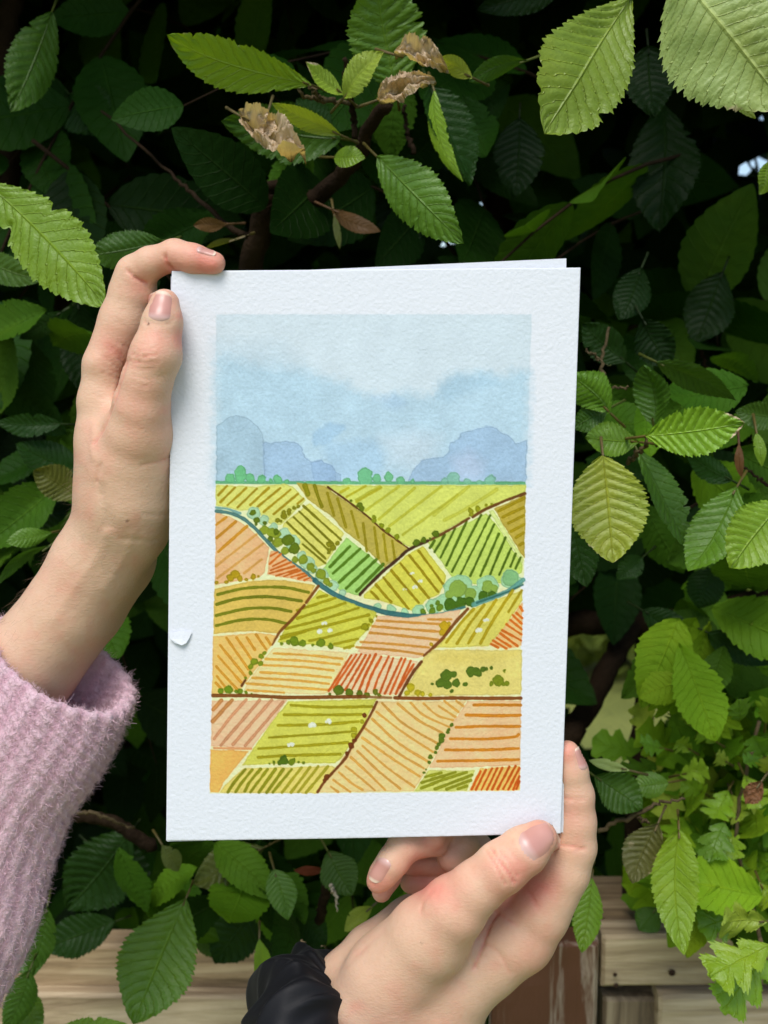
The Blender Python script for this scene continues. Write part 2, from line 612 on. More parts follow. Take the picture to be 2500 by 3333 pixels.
LEAVES = [
    # bx, by, tx, ty, width, d base, d tip, options
    (672, 184, 360, 74, 112, .505, .475, dict(tint='bright', side=-.16, roll=18, fold=.10, browntip=.35)),
    (856, 196, 815, -60, 172, .535, .51, dict(tint='green', fold=.2, roll=-10)),
    (742, 212, 828, 112, 74, .50, .485, dict(tint='lime', roll=30, brown=.12, fold=.4)),
    (742, 205, 660, 134, 48, .50, .485, dict(tint='lime', roll=-35, browntip=.4, fold=.3)),
    (1020, 168, 938, 128, 44, .50, .49, dict(tint='lime', roll=20, browntip=.4)),
    (928, 186, 1014, 402, 116, .55, .55, dict(tint='deep', roll=38, fold=.55, side=.10)),
    (938, 196, 1000, 392, 46, .537, .537, dict(tint='bright', roll=-30, fold=.1, side=.16)),
    (735, 300, 478, 262, 124, .535, .52, dict(tint='mid', fold=.12)),
    (736, 292, 588, 224, 56, .505, .49, dict(tint='lime', roll=35, browntip=.3)),
    (715, 292, 640, 214, 72, .57, .57, dict(tint='deep')),
    (722, 340, 790, 342, 52, .52, .51, dict(tint='bright', roll=25)),
    (814, 338, 1002, 526, 122, .505, .495, dict(tint='green', roll=-14, fold=.16, pleat=1.3)),
    (1368, -14, 1180, 288, 212, .47, .455, dict(tint=(.25, .385, .03), fold=.14, pleat=1.1, nv=13, roll=8, pk=1.5)),
    (1462, -60, 1700, 236, 300, .445, .44, dict(tint='pale', pk=1.05, twist=5, fold=.05, pleat=.9, nv=15, brown=.03, browntip=.3)),
    (1585, 180, 1632, 256, 40, .46, .46, dict(tint='lime', roll=40)),
    (-40, 388, 230, 664, 160, .485, .48, dict(tint='bright', roll=-8, fold=.1, nv=13, pleat=1.1)),
    (352, 520, 186, 552, 84, .55, .545, dict(tint='mid')),
    (-50, 556, 92, 606, 66, .55, .54, dict(tint='mid')),
    (112, 26, 24, 242, 112, .61, .59, dict(tint='mid', roll=15)),
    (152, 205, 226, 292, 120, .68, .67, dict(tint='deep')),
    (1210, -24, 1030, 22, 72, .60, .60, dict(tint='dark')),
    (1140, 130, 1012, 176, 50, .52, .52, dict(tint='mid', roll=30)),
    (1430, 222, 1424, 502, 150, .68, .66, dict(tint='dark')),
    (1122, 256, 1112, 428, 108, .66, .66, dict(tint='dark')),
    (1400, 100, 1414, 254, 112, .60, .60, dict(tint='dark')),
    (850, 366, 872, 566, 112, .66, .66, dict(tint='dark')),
    (716, 452, 822, 500, 40, .57, .57, dict(tint='rust', roll=20)),
    (722, 466, 734, 538, 16, .57, .57, dict(tint='olive')),
    (490, 484, 418, 487, 32, .56, .56, dict(tint='rust', roll=15)),
    (512, 516, 438, 542, 18, .55, .55, dict(tint='olive', roll=40)),
    # left, beside the hand
    (132, 916, -10, 912, 52, .60, .60, dict(tint='deep')),
    (176, 1022, 34, 958, 84, .61, .60, dict(tint='deep')),
    (178, 1078, 72, 1016, 78, .58, .57, dict(tint='olive', pleat=1.3)),
    (-10, 1126, 156, 1090, 74, .63, .63, dict(tint='dark')),
    (112, 1150, 12, 1172, 42, .56, .55, dict(tint='green')),
    (106, 1180, -8, 1266, 34, .55, .55, dict(tint='mid', roll=45)),
    (-20, 700, 50, 826, 86, .64, .64, dict(tint='dark')),
    (168, 652, 188, 856, 94, .65, .65, dict(tint='dark')),
    (136, 672, 42, 732, 46, .62, .62, dict(tint='deep')),
    # right of the card
    (1394, 942, 1609, 913, 106, .475, .465, dict(tint='bright', pleat=2.2, browntip=.62, roll=-6, fold=.14)),
    (1302, 984, 1324, 1216, 172, .475, .47, dict(tint='lime', pleat=1.1, brown=.10, browntip=.22, fold=.10)),
    (1380, 955, 1264, 944, 80, .49, .485, dict(tint='green', roll=-20)),
    (1412, 922, 1392, 788, 92, .51, .505, dict(tint='mid', roll=30, fold=.6)),
    (1418, 782, 1590, 864, 78, .53, .53, dict(tint='mid', roll=-38)),
    (1318, 892, 1232, 808, 92, .50, .50, dict(tint='green', roll=22)),
    (1312, 884, 1236, 924, 58, .51, .51, dict(tint='mid')),
    (1378, 976, 1490, 1192, 92, .515, .51, dict(tint='mid', roll=42, fold=.5)),
    (1592, 1052, 1486, 1234, 116, .505, .495, dict(tint='green', pleat=1.5, roll=-16)),
    (1694, 1078, 1577, 1227, 132, .475, .465, dict(tint='bright', pleat=1.4, roll=10)),
    (1582, 1038, 1484, 984, 54, .55, .55, dict(tint='deep')),
    (1386, 578, 1338, 692, 82, .62, .62, dict(tint='dark')),
    (1388, 688, 1448, 794, 88, .61, .61, dict(tint='dark')),
    (1352, 782, 1258, 698, 80, .60, .60, dict(tint='deep')),
    (1562, 586, 1500, 742, 110, .68, .68, dict(tint='dark')),
    (1690, 902, 1588, 888, 64, .54, .54, dict(tint='mid')),
    (1634, 936, 1646, 1008, 26, .52, .52, dict(tint='bright')),
    (1596, 958, 1602, 1032, 20, .52, .52, dict(tint='rust')),
    (1234, 1076, 1268, 1268, 92, .56, .56, dict(tint='deep', nv=12)),
    (1388, 1204, 1332, 1252, 52, .60, .60, dict(tint='deep')),
    (1542, 1216, 1508, 1314, 82, .62, .62, dict(tint='deep')),
    (1660, 350, 1640, 420, 60, .52, .52, dict(tint='bright', roll=50)),
    # lower right
    (1388, 1318, 1508, 1384, 66, .62, .61, dict(tint='deep')),
    (1528, 1366, 1668, 1434, 68, .60, .60, dict(tint='deep')),
    (1284, 1676, 1388, 1748, 88, .56, .55, dict(tint='mid', pleat=2.0)),
    (1360, 1664, 1272, 1642, 26, .55, .55, dict(tint='pale', roll=20)),
    (1444, 1690, 1362, 1704, 58, .58, .58, dict(tint='green')),
    (1422, 1778, 1366, 1908, 88, .535, .53, dict(tint='dun', pleat=2.0, brown=.36, roll=15)),
    (1466, 1792, 1478, 2064, 102, .53, .52, dict(tint='bright', pleat=.6, fold=.25, side=.05)),
    (1278, 1896, 1256, 2058, 66, .57, .56, dict(tint='bright', pleat=1.5, roll=15)),
    # under the card and bottom left
    (402, 1940, 288, 2212, 168, .57, .55, dict(tint='green', pleat=1.0, nv=13, fold=.15)),
    (572, 1830, 418, 1910, 92, .62, .61, dict(tint='olive', pleat=1.4)),
    (546, 1888, 468, 1962, 88, .64, .64, dict(tint='dun')),
    (592, 1878, 622, 1988, 66, .60, .59, dict(tint='green')),
    (350, 1824, 386, 1882, 42, .60, .60, dict(tint='olive')),
    (708, 1838, 762, 1934, 84, .60, .59, dict(tint='mid', pleat=1.4)),
    (560, 2028, 558, 2128, 44, .58, .58, dict(tint='bright', roll=30)),
    (282, 1796, 146, 1964, 150, .66, .66, dict(tint='deep')),
    (196, 1826, 332, 1952, 132, .68, .68, dict(tint='dark')),
    (562, 1956, 464, 2082, 112, .65, .65, dict(tint='deep')),
    (112, 2238, 278, 2214, 64, .54, .54, dict(tint='bright')),
    (102, 1958, 68, 2112, 64, .60, .60, dict(tint='mid', pleat=1.5)),
    (64, 2096, 8, 2236, 66, .58, .58, dict(tint='mid')),
    (702, 1880, 634, 1880, 22, .60, .60, dict(tint='redbrown', roll=20)),
    (804, 1958, 744, 2012, 42, .585, .58, dict(tint='lime', roll=25)),
    (650, 2040, 700, 2080, 60, .64, .64, dict(tint='deep')),
    (250, 1990, 90, 2050, 90, .655, .65, dict(tint='deep')), (-20, 1990, 60, 2100, 90, .63, .62, dict(tint='mid')), (30, 2150, 90, 2230, 70, .59, .59, dict(tint='green')),
    (620, 2010, 560, 2075, 70, .66, .66, dict(tint='deep')), (420, 2000, 500, 2060, 70, .66, .66, dict(tint='mid')), (1240, 1930, 1290, 2010, 50, .60, .60, dict(tint='mid')),
    (1420, 1960, 1380, 2010, 60, .62, .62, dict(tint='mid')), (1520, 1900, 1480, 1990, 70, .60, .60, dict(tint='green')),
    (640, 1960, 705, 2040, 70, .63, .63, dict(tint='deep')),
]
for i, (bx, by, tx, ty, wp, db, dt, kw) in enumerate(LEAVES):
    add_leaf(hedge, bx, by, tx, ty, wp, db, dt, seed=i * 13 + 3, **kw)

# withered, curled leaves in the upper middle
WITHER = [(852, 118, 968, 152, 62, .49, .485), (816, 216, 940, 172, 62, .485, .48), (522, 252, 660, 334, 74, .495, .485), (578, 244, 560, 300, 40, .492, .488)]
for i, (bx, by, tx, ty, wp, db, dt) in enumerate(WITHER):
    add_leaf(hedge, bx, by, tx, ty, wp, db, dt, name='withered_leaf', label='dry tan leaf curled up at its edges', tint='tan',
             brown=1.0, crumple=.85, fold=.7, pleat=2.0, nv=8, seed=400 + i * 7, roll=25)
add_leaf(hedge, 1645, 1688, 1610, 1736, 44, .55, .55, name='withered_leaf', label='dry reddish brown leaf', tint=(.30, .13, .06), brown=0, crumple=.4, seed=77)

# hawthorn leaves, small and lobed
HAW = [(935, 690, 930, 580, 120), (905, 760, 820, 700, 70), (760, 720, 700, 640, 120), (830, 800, 740, 740, 110), (1060, 860, 1010, 760, 110),
       (1070, 700, 1090, 580, 90), (560, 830, 440, 800, 90), (700, 840, 620, 790, 80), (640, 960, 780, 930, 100), (750, 1050, 640, 990, 90),
       (880, 1040, 800, 1180, 130), (900, 1060, 950, 1190, 100), (860, 1200, 790, 1400, 140), (900, 1230, 900, 1390, 100), (960, 1290, 1060, 1470, 130),
       (950, 1440, 970, 1590, 120), (960, 1600, 770, 1570, 110), (980, 1650, 730, 1740, 150), (970, 1640, 1081, 1730, 110), (850, 1450, 770, 1500, 90),
       (960, 960, 1040, 1130, 110), (1070, 950, 1090, 860, 90), (1030, 1200, 1100, 1300, 110), (1040, 1500, 1090, 1620, 100), (880, 900, 820, 860, 70),
       (1090, 180, 1010, 160, 90), (1090, 260, 1000, 200, 80), (1050, 880, 960, 900, 70)]
for i, (bx, by, tx, ty, wp) in enumerate(HAW):
    s = .4297
    d = .58 + .05 * random.random()
    add_leaf(haw, 1194.6 + bx * s, 1260.9 + by * s, 1194.6 + tx * s, 1260.9 + ty * s, wp * s * 1.4, d, d - .012, lobed=True, nv=4, teeth=17, nt=84, nw=5,
             tint=random.choice(['bright', 'green', 'bright', 'lime', 'bright', 'green']), fold=random.uniform(.1, .4), roll=random.uniform(-30, 30), pleat=.5, seed=600 + i)
for i, (bx, by, tx, ty, wp, d) in enumerate([(1664, 2040, 1534, 2110, 130, .50), (1668, 2058, 1560, 2188, 120, .51), (1655, 1990, 1560, 2000, 90, .53)]):
    add_leaf(haw, bx, by, tx, ty, wp, d, d - .01, lobed=True, nv=5, teeth=18, tint=['bright', 'bright', 'lime'][i], fold=.15, roll=[-10, 15, 30][i], pleat=.5, seed=700 + i)


# ---------------------------------------------------------------- branches
def branch(parent, pts, name='branch', mat=None, n=24, sides=8, label=None):
    """pts: (x, y on the 1659 view, distance, radius in that view's px)"""
    rows = smooth_path([(p[0] * K, p[1] * K, p[2], p[3] * K / F * p[2]) for p in pts], n)
    P = Wa(rows[:, 0], rows[:, 1], rows[:, 2])
    P = P + rng.normal(0, 0.0006, P.shape)
    V, Q = tube(P, np.maximum(rows[:, 3], 0.0004), sides, 0.06)
    o = obj(name, polymesh(name, V, Q), mat or M_BARK, parent)
    if label:
        o['label'] = label
    return o


branch(hedge, [(520, 720, .66, 30), (548, 560, .62, 27), (572, 450, .60, 25), (582, 392, .59, 22)])
branch(hedge, [(575, 450, .61, 18), (655, 440, .60, 20), (725, 392, .58, 19), (770, 340, .56, 17), (800, 268, .54, 15), (838, 222, .52, 14)])
branch(hedge, [(768, 300, .57, 7), (762, 240, .56, 7), (752, 190, .54, 7), (745, 128, .53, 5)])
branch(hedge, [(750, 222, .53, 4.5), (700, 216, .52, 6), (655, 205, .51, 4), (632, 160, .505, 2.5)], 'twig', M_TWIG)
branch(hedge, [(668, 184, .505, 3), (682, 205, .51, 3.5), (700, 216, .52, 4)], 'twig', M_TWIG)
branch(hedge, [(224, 240, .64, 3), (362, 371, .60, 3.5), (410, 413, .59, 4.5), (464, 464, .58, 6), (531, 515, .58, 8)], 'twig')
branch(hedge, [(640, 400, .64, 7), (650, 330, .64, 6), (668, 250, .64, 5)])
branch(hedge, [(893, 330, .60, 6), (880, 280, .60, 5), (872, 225, .59, 4)], 'twig')
branch(hedge, [(1290, 890, .535, 4), (1306, 848, .53, 5), (1302, 782, .53, 4), (1316, 700, .53, 3)], 'twig', M_TWIG)
branch(hedge, [(1306, 848, .53, 3), (1330, 838, .525, 2.5), (1360, 840, .52, 2)], 'twig', M_TWIG)
branch(hedge, [(1300, 782, .53, 3), (1270, 755, .53, 2)], 'twig', M_TWIG)
branch(hedge, [(1355, 1000, .50, 5), (1385, 975, .49, 4.5), (1398, 945, .48, 3)], 'twig', M_TWIG)
branch(hedge, [(1505, 730, .70, 4), (1535, 820, .70, 4)], 'twig')
branch(hedge, [(1605, 1010, .56, 3), (1680, 1060, .56, 4)], 'twig')
branch(hedge, [(1180, 1350, .80, 26), (1300, 1345, .78, 28), (1460, 1340, .78, 26), (1580, 1310, .76, 26), (1700, 1280, .74, 24)])
branch(hedge, [(1362, 1350, .76, 22), (1310, 1450, .74, 24), (1250, 1560, .72, 26), (1200, 1640, .70, 28)])
branch(hedge, [(1390, 1330, .79, 18), (1392, 1450, .78, 21), (1384, 1620, .77, 23), (1376, 1800, .76, 25), (1370, 2100, .75, 28)])
branch(hedge, [(1500, 1360, .70, 8), (1570, 1420, .69, 12), (1680, 1470, .68, 14)])
branch(hedge, [(1287, 1794, .56, 5), (1360, 1764, .555, 5.5), (1420, 1738, .55, 4), (1474, 1722, .55, 2.5)], 'twig', M_TWIG)
branch(hedge, [(1375, 1760, .555, 3), (1398, 1778, .55, 2.5)], 'twig', M_TWIG)
branch(hedge, [(120, 1280, .58, 3), (160, 1180, .58, 4), (230, 1060, .60, 5)], 'twig', M_TWIG)
branch(hedge, [(120, 1760, .62, 12), (230, 1770, .63, 14), (330, 1830, .64, 15)])
branch(hedge, [(150, 1750, .58, 4), (215, 1762, .57, 4), (290, 1790, .58, 3)], 'twig', M_TWIG)
branch(hedge, [(690, 1990, .62, 10), (700, 1940, .61, 10), (706, 1905, .60, 9)])
branch(hedge, [(704, 1902, .60, 6), (722, 1925, .59, 4), (728, 1966, .585, 1)], 'twig', bark_material('split_wood', (.5, .4, .25), (.62, .52, .36)), label='pale broken splinter')
branch(hedge, [(40, -60, .72, 22), (10, 120, .72, 24), (20, 330, .73, 26), (-20, 560, .74, 28)])
branch(hedge, [(120, 180, .70, 7), (105, 330, .70, 8), (70, 480, .71, 9)])
branch(hedge, [(900, -60, .75, 14), (840, 60, .75, 14), (790, 200, .74, 16)])
branch(haw, [(1640, 1560, .60, 4), (1610, 1680, .60, 4.5), (1590, 1800, .60, 4), (1605, 1900, .60, 4), (1650, 2040, .53, 5)], 'twig', M_TWIG)
# trunks that carry the hedge
for x, y in ((-.75, 1.02), (-.28, 1.1), (.12, 1.15), (.55, 1.05), (.95, 1.1)):
    pts = smooth_path([(x, y, 0.0, .030), (x + .03, y + .02, .7, .026), (x - .02, y, 1.4, .020), (x + .05, y - .03, 2.1, .012), (x + .02, y, 2.6, .006)], 22)
    V, Q = tube(pts[:, :3], pts[:, 3], 9, .08)
    obj('trunk', polymesh('trunk', V, Q), M_BARK, hedge)


# ---------------------------------------------------------------- the mass of the hedge behind the single leaves
def leaf_cloud(P, AX, NZ, L, Wd, nt, nw, tints, teeth):
    """many leaves as one array mesh"""
    n = len(P)
    t = np.linspace(0, 1, nt + 1)
    wl = np.linspace(-1, 1, 2 * nw + 1)
    T, Wg = np.meshgrid(t, wl, indexing='ij')
    hw = hw_hornbeam(t)
    if teeth:
        hw = hw * (1 + 0.09 * (0.5 - ((t * teeth) % 1.0)))
    S = Wg * hw[:, None] * 0.5
    ph = (T - .17 * np.abs(Wg)) * 10
    tri = np.abs((ph % 1.0) - .5) * 2
    Z = .16 * np.abs(S) - (.02 * (tri - .4) if nt > 12 else 0)
    SX = np.cross(AX, NZ)
    bend = rng.uniform(-.25, .1, n)
    V = (P[:, None, None, :] + (T[None, ..., None] * L[:, None, None, None]) * AX[:, None, None, :]
         + (S[None, ..., None] * Wd[:, None, None, None]) * SX[:, None, None, :]
         + ((Z[None] * Wd[:, None, None] + bend[:, None, None] * L[:, None, None] * (T ** 2)[None])[..., None]) * NZ[:, None, None, :])
    nvert = T.size
    m = 2 * nw + 1
    idx = np.arange(nvert).reshape(nt + 1, m)
    Q = np.stack([idx[:-1, :-1], idx[1:, :-1], idx[1:, 1:], idx[:-1, 1:]], -1).reshape(-1, 4)
    Qa = (Q[None] + (np.arange(n) * nvert)[:, None, None]).reshape(-1, 4)
    tv = np.repeat(tints, nvert, axis=0)
    bl = np.tile(np.stack([T, Wg, np.full_like(T, 10)], -1).reshape(-1, 3), (n, 1))
    return V.reshape(-1, 3), Qa, tv, bl


# openings where daylight shows through the hedge (centre on the 1659 view, radii)
GAPS = [(1310, 1460, 115, 150, 1), (1640, 1370, 50, 60, .8), (1430, 1560, 120, 120, .55), (1560, 1480, 90, 90, .45),
        (1055, 418, 11, 8, 1), (1195, 407, 7, 7, 1), (1107, 455, 7, 7, 1), (1072, 500, 9, 7, 1), (1318, 200, 7, 6, 1), (1300, 232, 4, 4, 1),
        (795, 335, 10, 14, 1), (750, 242, 5, 12, 1), (300, 490, 8, 5, 1), (480, 465, 7, 8, .9)]


def hedge_mass(n, ylo, yhi, xr, zlo, zhi, nt, nw, teeth, size):
    P = np.stack([rng.uniform(-xr, xr, n), rng.uniform(ylo, yhi, n), rng.uniform(zlo, zhi, n)], -1)
    AX = unit(np.stack([rng.normal(0, .8, n), rng.normal(-.25, .5, n), rng.normal(-.75, .5, n)], -1))
    px, py, d = project(P + AX * .033)
    keep = np.ones(n, bool)
    for gx, gy, rx, ry, pr in GAPS:
        pad = (45 if rx > 40 else 36) * .8 / d
        e = ((px / K - gx) / (rx + pad)) ** 2 + ((py / K - gy) / (ry + pad)) ** 2
        keep &= ~((e < 1) & (rng.random(n) < pr))
    # nothing of the mass hangs in front of the planks, and the canopy added for shade stays above the view
    keep &= ~((py / K > 1950) & (d < .80))
    keep &= ~((P[:, 1] < .95) & (P[:, 2] > 1.7) & (P[:, 2] < 1.51 + P[:, 1] * .30))
    P, AX = P[keep], AX[keep]
    n = len(P)
    NZ = np.stack([rng.normal(0, .45, n), rng.normal(-.8, .35, n), rng.normal(.45, .4, n)], -1)
    NZ = unit(NZ - AX * np.sum(NZ * AX, -1, keepdims=True))
    L = rng.uniform(.045, .085, n) * size
    Wd = L * rng.uniform(.5, .64, n)
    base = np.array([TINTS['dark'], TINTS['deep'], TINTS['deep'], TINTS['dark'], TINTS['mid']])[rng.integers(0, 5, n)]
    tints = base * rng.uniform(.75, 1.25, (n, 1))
    return leaf_cloud(P, AX, NZ, L, Wd, nt, nw, tints, teeth)


TWIGS = []


def sprays(n, ylo, yhi, xr, zlo, zhi, nt, nw, teeth, size):
    """leafy side shoots: leaves set alternately along thin twigs"""
    O = np.stack([rng.uniform(-xr, xr, n), rng.uniform(ylo, yhi, n), rng.uniform(zlo, zhi, n)], -1)
    D = unit(np.stack([rng.normal(0, .8, n), rng.normal(-.35, .4, n), rng.normal(-.25, .5, n)], -1))
    PN = np.stack([rng.normal(0, .35, n), rng.normal(-.75, .35, n), rng.normal(.55, .35, n)], -1)
    PN = unit(PN - D * np.sum(PN * D, -1, keepdims=True))
    SD = np.cross(D, PN)
    P, AX, NZ, L, TT = [], [], [], [], []
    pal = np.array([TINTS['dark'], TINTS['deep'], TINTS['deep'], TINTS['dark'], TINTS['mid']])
    for i in range(n):
        k = rng.integers(6, 11)
        step = rng.uniform(.022, .034)
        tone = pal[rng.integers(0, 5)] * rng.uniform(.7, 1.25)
        path = [O[i] + D[i] * step * j + np.array([0, 0, -.0035]) * j * j * .5 for j in range(k + 1)]
        px, py, d = project(np.array(path))
        if ((py / K > 1930) & (d < .80)).any() or np.min(np.array(path)[:, 1]) < ylo - .06:
            continue
        hit = False
        for gx, gy, rx, ry, pr in GAPS:
            pad = (36 if rx > 40 else 8) * .8 / d
            if ((((px / K - gx) / (rx + pad)) ** 2 + ((py / K - gy) / (ry + pad)) ** 2) < 1).any() and rng.random() < pr:
                hit = True
        if hit:
            continue
        TWIGS.append(path)
        for j in range(1, k + 1):
            sg = 1 if j % 2 else -1
            ax = D[i] * rng.uniform(.35, .8) + sg * SD[i] * (0.9 if j < k else .1) + np.array([0, -.1, -.35]) + rng.normal(0, .18, 3)
            nz = PN[i] + rng.normal(0, .28, 3)
            ax = ax / np.linalg.norm(ax)
            nz = nz - ax * (nz @ ax)
            P.append(path[j]); AX.append(ax); NZ.append(nz / np.linalg.norm(nz))
            L.append(rng.uniform(.045, .082) * size * (.75 + .35 * math.sin(math.pi * j / k)))
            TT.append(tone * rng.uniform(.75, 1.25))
    L = np.array(L)
    return leaf_cloud(np.array(P), np.array(AX), np.array(NZ), L, L * rng.uniform(.5, .62, len(L)), nt, nw, np.array(TT), teeth)


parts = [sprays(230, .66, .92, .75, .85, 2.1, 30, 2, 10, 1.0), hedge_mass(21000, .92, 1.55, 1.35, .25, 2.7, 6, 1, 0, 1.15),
         hedge_mass(9000, .56, 1.1, 1.2, 1.70, 2.3, 6, 1, 0, 1.15), hedge_mass(3000, .6, 1.5, 1.3, 2.2, 2.8, 6, 1, 0, 1.15)]  # first one: unseen canopy above the view, added to shade the hedge's inside
def extra_leaves(n, x0, x1, y0, y1, d0, d1, tints, size):
    Vs, Qs, Ts, Bs, o = [], [], [], [], 0
    for i in range(n):
        d = random.uniform(d0, d1)
        b = W(random.uniform(x0, x1) * K, random.uniform(y0, y1) * K, d)
        dr = unit(np.array([random.gauss(0, .8), random.gauss(-.2, .35), random.gauss(-.6, .5)]))
        L = random.uniform(.030, .058) * size
        V, Q, tv, _, bl, _ = leaf_arrays(b, b + dr * L, L * random.uniform(.5, .62), roll=random.uniform(-50, 50), fold=random.uniform(.05, .45),
                                         pleat=random.uniform(.6, 1.6), tint=random.choice(tints), nt=60, nw=4, teeth=15, seed=int(x0) + i * 7)
        Vs.append(V); Qs.append(Q + o); Ts.append(tv); Bs.append(bl)
        o += len(V)
    return np.vstack(Vs), np.vstack(Qs), np.vstack(Ts), np.vstack(Bs)


parts += [extra_leaves(30, 1250, 1720, 800, 1190, .56, .66, ['mid', 'green', 'mid', 'deep'], 1.0),
          extra_leaves(26, 1440, 1720, 1270, 1480, .58, .68, ['mid', 'green', 'bright'], 1.0),
          extra_leaves(16, 250, 900, 1800, 1950, .60, .68, ['mid', 'deep', 'green'], 1.0),
          extra_leaves(18, -60, 200, 640, 1300, .60, .68, ['mid', 'deep', 'mid'], 1.1),
          extra_leaves(14, 420, 1100, 100, 480, .60, .70, ['mid', 'deep', 'deep'], 1.1),
          extra_leaves(9, 1500, 1720, 1860, 2000, .57, .66, ['green', 'mid', 'bright'], .9)]
off = 0
VV, QQ, TT, BB = [], [], [], []
for V, Q, tv, bl in parts:
    VV.append(V); QQ.append(Q + off); TT.append(tv); BB.append(bl)
    off += len(V)
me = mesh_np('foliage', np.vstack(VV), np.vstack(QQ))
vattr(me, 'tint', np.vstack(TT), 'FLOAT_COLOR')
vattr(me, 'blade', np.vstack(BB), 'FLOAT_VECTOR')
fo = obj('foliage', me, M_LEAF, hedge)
fo['kind'] = 'stuff'
TV, TQ = [], []
for path in TWIGS:
    V, Q = tube(path, np.linspace(.0013, .0005, len(path)), 5)
    TQ += [tuple(i + len(TV) for i in f) for f in Q]
    TV += list(V)
tw = obj('side_shoots', polymesh('side_shoots', TV, TQ), M_BARK, hedge)
tw['kind'] = 'stuff'


# hawthorn mass at the lower right
def haw_mass(n):
    V0 = []
    Qs = []
    Ts = []
    Bs = []
    off = 0
    for i in range(n):
        px = random.uniform(1380, 1760)
        py = random.uniform(1480, 2050)
        d = random.uniform(.62, .74)
        if px < 1415 + max(0, 1640 - py) * .35 and random.random() < .9:
            continue
        if py > 1900 and (px < 1560 or random.random() < .5):
            continue
        b = W(px * K, py * K, d)
        dr = unit(rng.normal(0, 1, 3) + np.array([0, -.4, -.5]))
        V, Q, tv, br, bl, _ = leaf_arrays(b, b + dr * random.uniform(.017, .034), random.uniform(.017, .030), roll=random.uniform(-40, 40), fold=.3, lobed=True,
                                          nv=4, nt=20, nw=2, teeth=8, tint=random.choice(['green', 'bright', 'mid', 'green', 'bright', 'lime']), seed=i)
        V0.append(V); Qs.append(Q + off); Ts.append(tv); Bs.append(bl)
        off += len(V)
    me = mesh_np('foliage', np.vstack(V0), np.vstack(Qs))
    vattr(me, 'tint', np.vstack(Ts), 'FLOAT_COLOR')
    vattr(me, 'blade', np.vstack(Bs), 'FLOAT_VECTOR')
    o = obj('foliage', me, M_LEAF, haw)
    o['kind'] = 'stuff'


haw_mass(640)


# shrubs on the far side of the lawn
def far_shrub(x, y, h, w, tint, label):
    root = thing('shrub', label, 'shrub', (x, y, 0), 'shrubs beyond the hedge')
    n = 2600
    u = unit(rng.normal(0, 1, (n, 3)))
    r = rng.uniform(.35, 1, (n, 1)) ** .5 * (1 + .25 * rng.normal(0, 1, (n, 1)) * .5)
    P = np.array([x, y, h * .5]) + u * r * np.array([w, w * .7, h * .5])
    P[:, 2] = np.maximum(P[:, 2], .03)
    AX = unit(rng.normal(0, 1, (n, 3)) + np.array([0, 0, -.4]))
    NZ = rng.normal(0, 1, (n, 3))
    NZ = unit(NZ - AX * np.sum(NZ * AX, -1, keepdims=True))
    L = rng.uniform(.07, .16, n)
    V, Q, tv, bl = leaf_cloud(P, AX, NZ, L, L * .6, 4, 1, np.array(tint) * rng.uniform(.6, 1.4, (n, 1)), 0)
    me = mesh_np('crown', V, Q)
    vattr(me, 'tint', tv, 'FLOAT_COLOR')
    vattr(me, 'blade', bl, 'FLOAT_VECTOR')
    obj('crown', me, M_LEAF, root)
    Vt, Qt = tube([(x, y, 0), (x + .03, y, h * .3), (x, y + .02, h * .65)], [.05, .04, .015], 7)
    obj('trunk', polymesh('trunk', Vt, Qt), M_BARK, root)


far_shrub(1.2, 5.2, 1.1, 1.0, (.20, .24, .05), 'yellow green shrub seen through the gap right of the card')
far_shrub(-1.6, 6.5, 1.9, 1.3, (.10, .15, .04), 'dull green shrub glimpsed through the leaves above the left hand')


# ================================================================== pallet fence at the foot of the hedge
fence = thing('pallet_fence', 'weathered fence of pale pallet planks with one flaking brown board in front of the hedge', 'fence', (0, .78, 0))
M_PALE = wood_material('pale_pallet_wood', (.14, .09, .045), (.34, .235, .125), (.48, .36, .21), 'x')
M_PALE2 = wood_material('bleached_pallet_wood', (.24, .165, .09), (.47, .355, .215), (.62, .49, .32), 'x')
M_UP = wood_material('upright_pallet_wood', (.10, .07, .04), (.24, .175, .105), (.38, .30, .19), 'z')
M_BROWN = wood_material('flaking_brown_paint', (.33, .25, .17), (.42, .33, .24), (.50, .42, .33), 'z', paint=(.115, .042, .016))


